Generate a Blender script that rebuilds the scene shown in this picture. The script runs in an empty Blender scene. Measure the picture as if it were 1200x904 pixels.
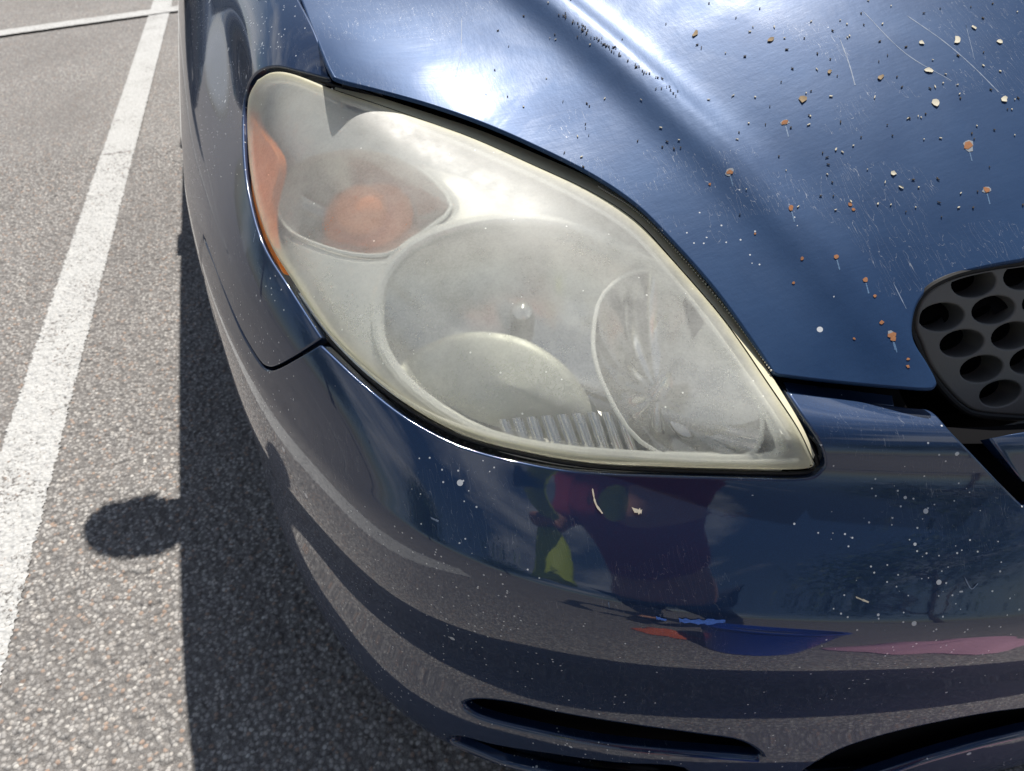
import bpy, bmesh, math, random
import numpy as np
from math import sin, cos, radians, pi, sqrt, atan2
from mathutils import Vector, Matrix
from mathutils.bvhtree import BVHTree
from mathutils.geometry import delaunay_2d_cdt
random.seed(7); rng = np.random.default_rng(7)
S = bpy.context.scene; COL = S.collection

# ------------------------------------------------------------------ camera
F = 850.; H = 1.05; PIT = radians(40); YAW = radians(18.7)
fw = np.array([sin(YAW)*cos(PIT), cos(YAW)*cos(PIT), -sin(PIT)])
rt = np.array([cos(YAW), -sin(YAW), 0.]); up = np.cross(rt, fw); CAM = np.array([0, 0, H])
cd = bpy.data.cameras.new('camera'); cam = bpy.data.objects.new('camera', cd); COL.objects.link(cam)
cd.sensor_width = 36; cd.lens = 36*F/1200; cd.clip_start = .01; cd.clip_end = 2000
cam.matrix_world = Matrix(((rt[0], up[0], -fw[0], 0), (rt[1], up[1], -fw[1], 0), (rt[2], up[2], -fw[2], H), (0, 0, 0, 1)))
cd.dof.use_dof = True; cd.dof.focus_distance = .62; cd.dof.aperture_fstop = 11
S.camera = cam
# ------------------------------------------------------------------ light and sky
SUN_D = Vector((.27, .55, 1.0)).normalized()          # towards the sun
SUN_EL = math.asin(SUN_D.z); SUN_AZ = atan2(SUN_D.x, SUN_D.y)
W = bpy.data.worlds.new('World'); S.world = W; W.use_nodes = True
nt = W.node_tree; N = nt.nodes; L = nt.links; bg = N['Background']; bg.inputs[1].default_value = .058
sky = N.new('ShaderNodeTexSky'); sky.sky_type = 'NISHITA'; sky.sun_disc = False
sky.sun_elevation = SUN_EL; sky.sun_rotation = SUN_AZ; sky.air_density = 1.0; sky.dust_density = .6; sky.ozone_density = 1.0
tc = N.new('ShaderNodeTexCoord'); mp = N.new('ShaderNodeMapping'); mp.inputs['Scale'].default_value = (1, 1, 2.4); mp.inputs['Location'].default_value = (3.1, .4, 0)
nz = N.new('ShaderNodeTexNoise'); nz.inputs['Scale'].default_value = 2.3; nz.inputs['Detail'].default_value = 8; nz.inputs['Roughness'].default_value = .56
nz.inputs['Distortion'].default_value = .4
cr = N.new('ShaderNodeValToRGB'); cr.color_ramp.elements[0].position = .48; cr.color_ramp.elements[1].position = .66
mx = N.new('ShaderNodeMix'); mx.data_type = 'RGBA'; mx.inputs[7].default_value = (10, 10.4, 11, 1)
L.new(tc.outputs['Generated'], mp.inputs[0]); L.new(mp.outputs[0], nz.inputs[0]); L.new(nz.outputs['Fac'], cr.inputs[0])
L.new(cr.outputs[0], mx.inputs[0]); L.new(sky.outputs[0], mx.inputs[6]); L.new(mx.outputs[2], bg.inputs[0])
sl = bpy.data.lights.new('sun', 'SUN'); sl.energy = 5.0; sl.angle = radians(.55); sl.color = (1, .95, .88)
so = bpy.data.objects.new('sun', sl); COL.objects.link(so); so.location = (3, 9, 12); so.rotation_euler = SUN_D.to_track_quat('Z', 'Y').to_euler()
vs = S.view_settings; vs.view_transform = 'Standard'; vs.look = 'None'; vs.exposure = .5; vs.gamma = 1
S.cycles.transparent_max_bounces = 12; S.cycles.max_bounces = 8; S.cycles.glossy_bounces = 5; S.cycles.sample_clamp_indirect = 6
S.cycles.caustics_reflective = True; S.cycles.use_denoising = True

# ------------------------------------------------------------------ helpers
def ray(x, y): return fw + rt*(x-600)/F - up*(y-452)/F
def at(x, y, z):                                      # point at height z seen at photo pixel x, y
    d = ray(x, y); return CAM + d*((z-H)/d[2])
def setp(o, label=None, cat=None, group=None, kind=None):
    for k, v in (('label', label), ('category', cat), ('group', group), ('kind', kind)):
        if v: o[k] = v
    return o
def empty(name, loc, label, cat, group=None):
    o = bpy.data.objects.new(name, None); COL.objects.link(o); o.location = loc; o.empty_display_size = .1
    return setp(o, label, cat, group)
def world_loc(o):
    p = Vector((0, 0, 0))
    while o: p += o.location; o = o.parent
    return p
def mesh_obj(name, V, Fc, mat, parent=None, nrm=None, attrs=None, smooth=True, origin=None):
    """V in world space"""
    V = np.asarray(V, float)
    base = world_loc(parent) if parent else Vector((0, 0, 0))
    org = np.array(origin) if origin is not None else (np.array(base) if parent else np.zeros(3))
    me = bpy.data.meshes.new(name); me.from_pydata((V-org).tolist(), [], [list(map(int, f)) for f in Fc]); me.update()
    if smooth: me.polygons.foreach_set('use_smooth', [True]*len(me.polygons))
    if nrm is not None: me.normals_split_custom_set_from_vertices([tuple(n) for n in nrm])
    if attrs:
        for k, a in attrs.items():
            at_ = me.attributes.new(k, 'FLOAT', 'POINT'); at_.data.foreach_set('value', np.asarray(a, float))
    if mat: me.materials.append(mat)
    o = bpy.data.objects.new(name, me); COL.objects.link(o)
    if parent: o.parent = parent
    o.location = Vector(org) - base
    return o
def bm_obj(name, bm, mat, parent=None, smooth=True, origin=None):
    bmesh.ops.recalc_face_normals(bm, faces=bm.faces)
    V = [v.co[:] for v in bm.verts]; bm.verts.index_update(); Fc = [[v.index for v in f.verts] for f in bm.faces]
    bm.free(); o = mesh_obj(name, V, Fc, mat, parent, smooth=smooth, origin=origin)
    if smooth: sharp(o)
    return o
def sharp(o, a=35):
    try: o.data.set_sharp_from_angle(angle=radians(a))
    except Exception: pass
def box(bm, c, s, rot=None, bev=0):
    r = bmesh.ops.create_cube(bm, size=1); M = Matrix.LocRotScale(Vector(c), rot, Vector(s)); bmesh.ops.transform(bm, matrix=M, verts=r['verts'])
    if bev:
        es = list({e for v in r['verts'] for e in v.link_edges}); bmesh.ops.bevel(bm, geom=es, offset=bev, segments=2, affect='EDGES', profile=.6)
def tube(bm, pts, rad, seg=10, caps=True):
    pts = [Vector(p) for p in pts]; n = len(pts); rad = rad if hasattr(rad, '__len__') else [rad]*n; rings = []
    prev = None
    for i, p in enumerate(pts):
        t = (pts[min(i+1, n-1)]-pts[max(i-1, 0)]).normalized()
        if prev is None: a = t.orthogonal().normalized()
        else: a = (prev - t*prev.dot(t)).normalized()
        prev = a; b = t.cross(a)
        rings.append([bm.verts.new(p+(a*cos(q)+b*sin(q))*rad[i]) for q in np.linspace(0, 2*pi, seg, endpoint=False)])
    for r0, r1 in zip(rings, rings[1:]):
        for k in range(seg): bm.faces.new((r0[k], r0[(k+1) % seg], r1[(k+1) % seg], r1[k]))
    if caps: bm.faces.new(rings[0][::-1]); bm.faces.new(rings[-1])
def lathe(bm, prof, c, seg=48, axis='Z'):
    rings = []
    for r, z in prof:
        ring = []
        for q in np.linspace(0, 2*pi, seg, endpoint=False):
            p = (r*cos(q), r*sin(q), z) if axis == 'Z' else (z, r*cos(q), r*sin(q))
            ring.append(bm.verts.new(Vector(c)+Vector(p)))
        rings.append(ring)
    for a, b in zip(rings, rings[1:]):
        for k in range(seg): bm.faces.new((a[k], a[(k+1) % seg], b[(k+1) % seg], b[k]))
    return rings

# ------------------------------------------------------------------ materials
class MT:
    def __init__(s, name):
        s.m = bpy.data.materials.new(name); s.m.use_nodes = True; s.t = s.m.node_tree; s.N = s.t.nodes; s.b = s.N['Principled BSDF']; s.out = s.N['Material Output']
    def n(s, typ, **kw):
        x = s.N.new('ShaderNode'+typ)
        for k, v in kw.items():
            if k.startswith('i_'):
                key = k[2:]; key = int(key) if key.isdigit() else key.replace('_', ' '); x.inputs[key].default_value = v
            else: setattr(x, k, v)
        return x
    def l(s, a, b): s.t.links.new(a, b)
    def set(s, **kw):
        for k, v in kw.items(): s.b.inputs[k.replace('_', ' ')].default_value = v
        return s
    def co(s, scale=(1, 1, 1), rot=(0, 0, 0)):
        g = s.n('NewGeometry'); m = s.n('Mapping'); m.inputs['Scale'].default_value = scale; m.inputs['Rotation'].default_value = rot; s.l(g.outputs['Position'], m.inputs[0]); return m.outputs[0]
    def noise(s, scale, detail=4, rough=.5, vec=None, dist=0):
        x = s.n('TexNoise', i_Scale=scale, i_Detail=detail, i_Roughness=rough, i_Distortion=dist); s.l(vec if vec else s.co(), x.inputs['Vector']); return x.outputs['Fac']
    def ramp(s, fac, stops):
        x = s.n('ValToRGB'); e = x.color_ramp.elements
        while len(e) < len(stops): e.new(.5)
        for i, (p, c) in enumerate(stops):
            e[i].position = p; e[i].color = (c, c, c, 1) if not hasattr(c, '__len__') else (*c, 1)
        s.l(fac, x.inputs[0]); return x.outputs[0]
    def mix(s, fac, a, b, blend='MIX'):
        x = s.n('Mix', data_type='RGBA', blend_type=blend)
        for v, i in ((fac, 0), (a, 6), (b, 7)):
            if hasattr(v, 'links'): s.l(v, x.inputs[i])
            elif hasattr(v, '__len__'): x.inputs[i].default_value = (*v, 1)
            else: x.inputs[i].default_value = v
        return x.outputs[2]
    def math(s, op, a, b=0, clamp=False):
        x = s.n('Math', operation=op, use_clamp=clamp)
        for v, i in ((a, 0), (b, 1)):
            if hasattr(v, 'links'): s.l(v, x.inputs[i])
            else: x.inputs[i].default_value = v
        return x.outputs[0]
    def bump(s, h, strength=.3, dist=.001, chain=None):
        x = s.n('Bump', i_Strength=strength, i_Distance=dist); s.l(h, x.inputs['Height'])
        if chain: s.l(chain, x.inputs['Normal'])
        return x.outputs[0]
def simple(name, col, rough=.5, metal=0, coat=0, var=.15, nscale=30, bump=.0, spec=.5):
    m = MT(name); m.set(Roughness=rough, Metallic=metal, Coat_Weight=coat, Specular_IOR_Level=spec)
    f = m.noise(nscale, 5, .6); c = m.mix(f, tuple(x*(1-var) for x in col), tuple(min(1, x*(1+var)) for x in col)); m.l(c, m.b.inputs['Base Color'])
    r = m.math('MULTIPLY_ADD', f, .2); m.N[-1 if False else r.node.name].inputs[2].default_value = rough-.1; m.l(r, m.b.inputs['Roughness'])
    if bump: m.l(m.bump(m.noise(nscale*8, 3), bump, .001), m.b.inputs['Normal'])
    return m.m

def paint_mat(name, hood=False):
    m = MT(name)
    flake = m.n('TexVoronoi', i_Scale=1800.0); m.l(m.co(), flake.inputs['Vector'])
    c = m.mix(flake.outputs['Distance'], (.001, .010, .040), (.004, .030, .095))
    m.set(Metallic=.6, IOR=1.5, Coat_IOR=1.7)
    if hood:
        sw = m.noise(7, 4, .6); c = m.mix(m.math('MULTIPLY', sw, .75), c, (.045, .095, .20))
    # water spots, grit and light dust specks
    v = m.n('TexVoronoi', i_Scale=75.0 if not hood else 60.0); m.l(m.co(), v.inputs['Vector'])
    sep = m.n('SeparateColor'); m.l(v.outputs['Color'], sep.inputs[0])
    size = m.math('MULTIPLY', m.math('POWER', sep.outputs[0], 6), .26 if not hood else .16)
    big = m.noise(5, 3, .6)
    keep = m.math('GREATER_THAN', m.math('MULTIPLY', sep.outputs[1], m.math('ADD', big, .25)), .58 if not hood else .72)
    dot = m.math('MULTIPLY', m.math('LESS_THAN', v.outputs['Distance'], size), keep)
    v2 = m.n('TexVoronoi', i_Scale=260.0); m.l(m.co(), v2.inputs['Vector']); sp2 = m.n('SeparateColor'); m.l(v2.outputs['Color'], sp2.inputs[0])
    d2 = m.math('MULTIPLY', m.math('LESS_THAN', v2.outputs['Distance'], .22), m.math('GREATER_THAN', m.math('MULTIPLY', sp2.outputs[1], m.math('ADD', big, .3)), .74 if not hood else .93))
    dot = m.math('MAXIMUM', dot, d2)
    # long thin scratches
    def scratches(rot, sc, th):
        vec = m.co((sc, 3, 3), rot); d_ = m.noise(14, 1, .3, vec); a = m.math('ABSOLUTE', m.math('SUBTRACT', d_, .5)); return m.math('LESS_THAN', a, th)
    g = m.noise(9, 2)
    scr = m.math('MULTIPLY', m.math('MULTIPLY', scratches((0, 0, .5), 22, .0035), m.math('GREATER_THAN', g, .55)), .35 if hood else .18)
    mask = m.math('MAXIMUM', dot, scr)
    c = m.mix(mask, c, (.50, .52, .55)); m.l(c, m.b.inputs['Base Color'])
    m.l(m.math('MULTIPLY', m.math('SUBTRACT', 1, mask), .30 if hood else .6), m.b.inputs['Metallic'])
    if hood:
        m.set(Coat_IOR=1.5, Specular_IOR_Level=.2); m.l(m.ramp(m.noise(7, 5, .65, dist=.6), [(.42, .02), (.75, .36)]), m.b.inputs['Coat Weight'])  # patchy coat stands in for cloud reflections on the worn paint
        sw = m.noise(160, 3, .7, m.co((1, .12, 1), (0, 0, .6))); sw2 = m.noise(140, 3, .7, m.co((.1, 1, 1), (0, 0, .3)))
        s3 = m.math('ADD', sw, sw2)
        m.l(m.math('MULTIPLY_ADD', big, .22), m.b.inputs['Coat Roughness']); m.N[m.b.inputs['Coat Roughness'].links[0].from_node.name].inputs[2].default_value = .16
        m.set(Roughness=.46)
        nb = m.bump(s3, .10, .001); m.l(nb, m.b.inputs['Coat Normal']); m.l(nb, m.b.inputs['Normal'])
    else:
        m.set(Coat_Weight=1.0, Roughness=.5)
        film = m.noise(14, 5, .65); m.l(m.ramp(film, [(.35, .015), (.8, .07)]), m.b.inputs['Coat Roughness'])
        ob = m.bump(m.noise(190, 2), .012, .001); m.l(ob, m.b.inputs['Coat Normal'])
    return m.m
M = {}
M['paint'] = paint_mat('blue_paint'); M['hood'] = paint_mat('weathered_blue_paint', True)
M['black'] = simple('black_plastic', (.010, .010, .011), .6, spec=.3)
M['seal'] = simple('black_rubber', (.012, .012, .013), .6)
M['grille'] = simple('grey_black_plastic', (.11, .108, .104), .5, bump=.15, nscale=60)
M['cavity'] = simple('cavity_black', (.006, .006, .007), .9, spec=.05)  # near-black, the shade inside gaps and slots put into the colour
M['gasket'] = simple('pale_grey_rubber', (.50, .48, .42), .7, bump=.2)  # lightened to offset the hood's shade on the ribs
M['orange'] = simple('amber_plastic', (1.0, .24, .015), .35, coat=.4)
M['tyre'] = simple('tyre_rubber', (.02, .02, .021), .75, bump=.3)
M['alloy'] = simple('alloy_silver', (.45, .45, .46), .35, .9)
M['glassdark'] = simple('tinted_glass', (.02, .024, .026), .06, 0, spec=.6)
M['inner'] = simple('grey_foam', (.11, .105, .10), .8)

def chrome(name, col, rough, streak=.0, matte=.25):
    m = MT(name); f = m.noise(26, 5, .65); g = m.noise(9, 3, .5)
    c = m.mix(f, tuple(x*.75 for x in col), col); m.l(c, m.b.inputs['Base Color']); m.set(Metallic=1.0)
    m.l(m.ramp(f, [(.3, rough*.7), (.75, rough*1.6)]), m.b.inputs['Roughness'])
    d = m.n('BsdfDiffuse'); d.inputs[0].default_value = (.89, .90, .86, 1) if matte > .7 else (.62, .61, .56, 1)  # pale matte share puts the missing sky reflection into the lamp parts' colour
    ms = m.n('MixShader'); m.l(m.math('MULTIPLY', g, matte*2), ms.inputs[0]); m.l(m.b.outputs[0], ms.inputs[1]); m.l(d.outputs[0], ms.inputs[2]); m.l(ms.outputs[0], m.out.inputs[0])
    return m.m
M['bowl'] = chrome('reflector_chrome', (.86, .86, .84), .18, matte=.30)
M['bowl2'] = chrome('reflector_chrome_fine', (.88, .88, .88), .08, matte=.14)
M['bezel'] = chrome('bezel_silver', (.90, .89, .83), .35, matte=.95)
M['rimchrome'] = chrome('rim_chrome', (.95, .94, .88), .22, matte=.9)  # nearly all white, the rim's bright highlight carried by colour
M['signal'] = chrome('signal_reflector', (.75, .74, .68), .16, matte=.35)

def lens_mat():
    m = MT('hazed_polycarbonate')
    a = m.n('Attribute', attribute_name='edge')
    big = m.noise(9, 4, .55); fine = m.noise(420, 3, .7); mid = m.noise(45, 5, .65)
    e = m.math('POWER', a.outputs['Fac'], 1.6)
    g = m.n('NewGeometry'); sx = m.n('SeparateXYZ'); m.l(g.outputs['Position'], sx.inputs[0])
    rear = m.math('MULTIPLY', m.math('SUBTRACT', sx.outputs[2], .62, ), 2.2, clamp=True)       # extra haze with height puts brightness into the dim upper lens
    hz = m.math('ADD', m.math('MULTIPLY', big, .18), m.math('MULTIPLY', rear, .26))
    hz = m.math('ADD', hz, m.math('MULTIPLY', e, .40))
    hz = m.math('ADD', hz, m.math('MULTIPLY', m.math('SUBTRACT', mid, .5), .22))
    hz = m.math('ADD', hz, m.math('MULTIPLY', m.math('SUBTRACT', fine, .5), .18))
    hz = m.math('ADD', hz, .16, clamp=True)
    # pits and little scars
    v = m.n('TexVoronoi', i_Scale=110.0); m.l(m.co(), v.inputs['Vector']); sp = m.n('SeparateColor'); m.l(v.outputs['Color'], sp.inputs[0])
    pit = m.math('MULTIPLY', m.math('LESS_THAN', v.outputs['Distance'], .10), m.math('GREATER_THAN', sp.outputs[0], .86))
    hz = m.math('MAXIMUM', hz, m.math('MULTIPLY', pit, .8))
    tr = m.n('BsdfTransparent'); tr.inputs[0].default_value = (.97, .97, .93, 1)
    rf = m.n('BsdfRefraction', i_Roughness=.20, i_IOR=1.04); rf.inputs[0].default_value = (.96, .96, .92, 1)
    m1 = m.n('MixShader', i_0=.48); m.l(tr.outputs[0], m1.inputs[1]); m.l(rf.outputs[0], m1.inputs[2])
    df = m.n('BsdfDiffuse'); tl = m.n('BsdfTranslucent')
    col = m.mix(e, (.86, .87, .83), (.76, .73, .54)); m.l(col, df.inputs[0]); m.l(col, tl.inputs[0])
    m2 = m.n('MixShader', i_0=.32); m.l(df.outputs[0], m2.inputs[1]); m.l(tl.outputs[0], m2.inputs[2])
    m3 = m.n('MixShader'); m.l(hz, m3.inputs[0]); m.l(m1.outputs[0], m3.inputs[1]); m.l(m2.outputs[0], m3.inputs[2])
    gl = m.n('BsdfGlossy', i_Roughness=.17); fr = m.n('Fresnel', i_IOR=1.5)
    m.l(m.ramp(mid, [(.3, .32), (.8, .50)]), gl.inputs['Roughness'])
    m4 = m.n('MixShader'); m.l(m.math('MULTIPLY', fr.outputs[0], .40), m4.inputs[0]); m.l(m3.outputs[0], m4.inputs[1]); m.l(gl.outputs[0], m4.inputs[2])
    m.l(m4.outputs[0], m.out.inputs[0]); return m.m
M['lens'] = lens_mat()

def asphalt(line=False):
    m = MT('line_paint' if line else 'asphalt')
    p = m.co()
    v = m.n('TexVoronoi', i_Scale=135.0, i_Randomness=1.0); m.l(p, v.inputs['Vector']); sp = m.n('SeparateColor'); m.l(v.outputs['Color'], sp.inputs[0])
    v2 = m.n('TexVoronoi', i_Scale=420.0); m.l(p, v2.inputs['Vector'])
    tone = m.ramp(sp.outputs[0], [(0, (.13, .124, .118)), (.35, (.31, .297, .283)), (.75, (.40, .385, .365)), (.93, (.50, .48, .445)), (1, (.64, .62, .58))])
    vb = m.n('TexVoronoi', i_Scale=62.0); m.l(p, vb.inputs['Vector']); sb = m.n('SeparateColor'); m.l(vb.outputs['Color'], sb.inputs[0]); tb = m.ramp(sb.outputs[0], [(0, (.14, .13, .125)), (.5, (.36, .335, .31)), (1, (.56, .52, .47))]); tone = m.mix(m.math('MULTIPLY', m.math('GREATER_THAN', sb.outputs[1], .62), m.math('LESS_THAN', vb.outputs['Distance'], .42)), tone, tb); tint = m.mix(m.math('GREATER_THAN', sp.outputs[1], .90), tone, (.36, .24, .17), 'MIX')
    bind = m.ramp(v.outputs['Distance'], [(.30, 0), (.62, 1)])
    c = m.mix(bind, tint, (.10, .093, .087))
    c = m.mix(.25, c, m.ramp(v2.outputs['Distance'], [(0, .42), (.7, .10)]), 'MIX')
    pat = m.noise(1.6, 5, .6); c = m.mix(m.math('MULTIPLY', pat, .35), c, (.30, .28, .265)); pt2 = m.noise(.9, 4, .6, dist=1.0); c = m.mix(m.ramp(pt2, [(.45, 0), (.8, .45)]), c, (.12, .11, .105))
    h = m.math('ADD', m.math('MULTIPLY', m.math('SUBTRACT', 1, v.outputs['Distance']), 1.0), m.math('MULTIPLY', sp.outputs[2], .5))
    if line:
        w = m.noise(130, 4, .7); w2 = m.noise(7, 4, .6)
        wear = m.math('GREATER_THAN', m.math('ADD', w, m.math('MULTIPLY', w2, .35)), .765)
        wc = m.mix(m.noise(40, 4), (.40, .40, .39), (.55, .55, .54)); wc = m.mix(m.math('MULTIPLY', bind, .45), wc, (.35, .35, .34))
        c = m.mix(wear, wc, c)
    m.l(c, m.b.inputs['Base Color']); m.set(Roughness=.85, Specular_IOR_Level=.3)
    m.l(m.bump(h, .55, .004), m.b.inputs['Normal']); return m.m
M['asphalt'] = asphalt(); M['line'] = asphalt(True)

# ------------------------------------------------------------------ spline surfaces
def bs(t):      # cubic B-spline weights and derivatives
    return (np.stack([(1-t)**3/6, (3*t**3-6*t**2+4)/6, (-3*t**3+3*t**2+3*t+1)/6, t**3/6], -1),
            np.stack([-(1-t)**2/2, (9*t**2-12*t)/6, (-9*t**2+6*t+3)/6, t**2/2], -1))
class Spline:
    def __init__(s, G):
        G = np.asarray(G, float); G = np.concatenate([2*G[:1]-G[1:2], G, 2*G[-1:]-G[-2:-1]], 0)
        G = np.concatenate([2*G[:, :1]-G[:, 1:2], G, 2*G[:, -1:]-G[:, -2:-1]], 1); s.G = G
        s.nu, s.nv = G.shape[0]-3, G.shape[1]-3          # parameter ranges 0..nu, 0..nv
        s.flip = 1
    def ev(s, u, v):
        u = np.clip(np.asarray(u, float), 0, s.nu-1e-6); v = np.clip(np.asarray(v, float), 0, s.nv-1e-6)
        iu = u.astype(int); iv = v.astype(int); wu, du = bs(u-iu); wv, dv = bs(v-iv)
        P = np.zeros(u.shape+(3,)); A = P.copy(); B = P.copy()
        for a in range(4):
            for b in range(4):
                g = s.G[iu+a, iv+b]; P += g*(wu[..., a]*wv[..., b])[..., None]
                A += g*(du[..., a]*wv[..., b])[..., None]; B += g*(wu[..., a]*dv[..., b])[..., None]
        n = np.cross(A, B)*s.flip; n /= np.linalg.norm(n, axis=-1, keepdims=True)+1e-12
        return P, n, A, B
class Height:       # z = f(X, Y), parameters are X, Y
    flip = 1
    def __init__(s, f, x0, x1, y0, y1): s.f = f; s.r = (x0, x1, y0, y1)
    def ev(s, u, v):
        u = np.asarray(u, float); v = np.asarray(v, float); e = 5e-4; z = s.f(u, v)
        zx = (s.f(u+e, v)-s.f(u-e, v))/(2*e); zy = (s.f(u, v+e)-s.f(u, v-e))/(2*e)
        o = np.ones_like(z); k = 0*z; A = np.stack([o, k, zx], -1); B = np.stack([k, o, zy], -1)
        n = np.cross(A, B); n /= np.linalg.norm(n, axis=-1, keepdims=True); return np.stack([u, v, z], -1), n, A, B
class Caster:
    def __init__(s, sf, us, vs, off=0.):
        s.sf = sf; s.us = us; s.vs = vs; U, V = np.meshgrid(us, vs, indexing='ij'); P, n, _, _ = sf.ev(U, V); P = P-n*off
        s.P = P; nu, nv = len(us), len(vs); i = np.arange(nu-1)[:, None]*nv+np.arange(nv-1)[None]; i = i.ravel()
        s.nv = nv; s.bvh = BVHTree.FromPolygons(P.reshape(-1, 3).tolist(), np.stack([i, i+nv, i+nv+1, i+1], 1).tolist())
    def cast(s, o, d):
        loc, n, idx, dist = s.bvh.ray_cast(Vector(o), Vector(d))
        if loc is None: return None
        i, j = divmod(idx, s.nv-1); p = np.array(loc); a = s.P[i, j]; e1 = s.P[i+1, j]-a; e2 = s.P[i, j+1]-a
        A = np.stack([e1, e2], 1); st, *_ = np.linalg.lstsq(A, p-a, rcond=None); st = np.clip(st, -.1, 1.1)
        return s.us[i]+st[0]*(s.us[i+1]-s.us[i]), s.vs[j]+st[1]*(s.vs[j+1]-s.vs[j])
    def px(s, pts):
        out = []
        for x, y in pts:
            r = s.cast(CAM, ray(x, y))
            if r is not None: out.append(r)
        return out
def smooth(pts, n=8):           # open Catmull-Rom through the points
    P = np.array(pts, float)
    if len(P) < 3: return [tuple(P[0]*(1-t)+P[-1]*t) for t in np.linspace(0, 1, n)]
    Q = np.concatenate([2*P[:1]-P[1:2], P, 2*P[-1:]-P[-2:-1]]); out = []
    for i in range(1, len(Q)-2):
        for t in np.linspace(0, 1, n, endpoint=False):
            a, b, c, d = Q[i-1:i+3]; out.append(tuple(.5*(2*b+(c-a)*t+(2*a-5*b+4*c-d)*t*t+(3*b-a-3*c+d)*t**3)))
    out.append(tuple(P[-1])); return out
def closed(pts, n=8):
    P = np.array(pts, float); k = len(P); out = []
    for i in range(k):
        a, b, c, d = P[i-1], P[i], P[(i+1) % k], P[(i+2) % k]
        for t in np.linspace(0, 1, n, endpoint=False): out.append(tuple(.5*(2*b+(c-a)*t+(2*a-5*b+4*c-d)*t*t+(3*b-a-3*c+d)*t**3)))
    return out
def join(*segs):
    out = []
    for s_ in segs:
        for p in s_:
            if not out or (abs(p[0]-out[-1][0])+abs(p[1]-out[-1][1])) > 1e-4: out.append(tuple(p))
    if abs(out[0][0]-out[-1][0])+abs(out[0][1]-out[-1][1]) < 1e-4: out.pop()
    return out
def inside(poly, X, Y):
    poly = np.asarray(poly); r = np.zeros(X.shape, bool); x0, y0 = poly[-1]
    for x1, y1 in poly:
        c = ((y1 > Y) != (y0 > Y)); r ^= c & (X < (x0-x1)*(Y-y1)/((y0-y1) if y0 != y1 else 1e-12)+x1); x0, y0 = x1, y1
    return r
def panel(name, sf, loop, gu, gv, mat, parent, off=0., r=.003, depth=.012, holes=(), hole_depth=None, edge_w=None, mirror=False, edgeattr=False, hole_r=None):
    """cut a sheet with rounded, returned edges out of a surface; loops in surface parameters"""
    loops = [list(loop)]+[list(h) for h in holes]
    def area(l): l = np.array(l); return .5*np.sum(l[:, 0]*np.roll(l[:, 1], -1)-np.roll(l[:, 0], -1)*l[:, 1])
    for i, l in enumerate(loops):
        if (area(l) < 0) != (i > 0): l.reverse()      # outer loop ccw, holes cw: material is on the left
    pts2, posn, nrm, attr = [], [], [], []; edges = []; skirts = []; inner_loops = []
    for li, l in enumerate(loops):
        rr = r if li == 0 else (hole_r if hole_r is not None else r)
        l = np.array(l); P, n, A, B = sf.ev(l[:, 0], l[:, 1]); P = P + n*off
        T = np.roll(P, -1, 0)-np.roll(P, 1, 0); T /= np.linalg.norm(T, axis=1, keepdims=True)+1e-12
        I = np.cross(n, T)*sf.flip; I /= np.linalg.norm(I, axis=1, keepdims=True)+1e-12
        # metric: duv for a 3-D step along I
        G11 = (A*A).sum(1); G22 = (B*B).sum(1); G12 = (A*B).sum(1); bI = (A*I).sum(1); cI = (B*I).sum(1); det = G11*G22-G12**2+1e-18
        du = (G22*bI-G12*cI)/det; dv = (-G12*bI+G11*cI)/det
        rings = []
        K = [0, 35, 65, 90]
        for kk in K:                                      # 90 = lip edge, 0 = inner end of the rounding
            ph = radians(90-kk) if False else radians(kk)
            d_ = rr*(1-sin(ph)); drop = rr*(1-cos(ph)); uv = l+np.stack([du, dv], 1)*d_
            Pk, nk, _, _ = sf.ev(uv[:, 0], uv[:, 1]); Pk = Pk+nk*off-nk*drop; Nk = nk*cos(ph)-I*sin(ph)
            rings.append((uv, Pk, Nk))
        Pd = P-n*depth; rings.append((l, Pd, -I))
        skirts.append(rings); inner_loops.append(rings[0][0])
    # interior
    o = np.array(loops[0]); u0, v0 = o.min(0); u1, v1 = o.max(0)
    gU, gV = np.meshgrid(np.arange(math.floor(u0/gu)*gu, u1+gu, gu), np.arange(math.floor(v0/gv)*gv, v1+gv, gv), indexing='ij'); gU = gU.ravel(); gV = gV.ravel()
    ok = inside(inner_loops[0], gU, gV)
    for h in inner_loops[1:]: ok &= ~inside(h, gU, gV)
    gU, gV = gU[ok], gV[ok]
    allb = np.concatenate(inner_loops); sc = np.array([1/gu, 1/gv]); keep = np.ones(len(gU), bool); md = np.full(len(gU), 9e9)
    for i in range(0, len(gU), 4000):
        d = ((np.stack([gU, gV], 1)[i:i+4000, None]*sc-allb[None]*sc)**2).sum(-1).min(1); keep[i:i+4000] = d > .16
    gU, gV = gU[keep], gV[keep]
    uv = np.concatenate([allb, np.stack([gU, gV], 1)]); E = []; b = 0
    for l in inner_loops:
        k = len(l); E += [(b+i, b+(i+1) % k) for i in range(k)]; b += k
    sc2 = sc
    vo, eo, fo, ov, oe, of = delaunay_2d_cdt([Vector((p[0]*sc2[0], p[1]*sc2[1])) for p in uv], E, [], 0, 1e-7)
    vo2 = np.array([(p[0]/sc2[0], p[1]/sc2[1]) for p in vo]); tri = np.array([f for f in fo]); cen = vo2[tri].mean(1)
    ok = inside(inner_loops[0], cen[:, 0], cen[:, 1])
    for h in inner_loops[1:]: ok &= ~inside(h, cen[:, 0], cen[:, 1])
    tri = tri[ok]; Pm, nm, _, _ = sf.ev(vo2[:, 0], vo2[:, 1]); Pm = Pm+nm*off
    V = [Pm]; NN = [nm]; Fc = [t[::sf.flip] for t in tri.tolist()]; cnt = len(Pm)
    ea = np.zeros(len(Pm))
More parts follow.
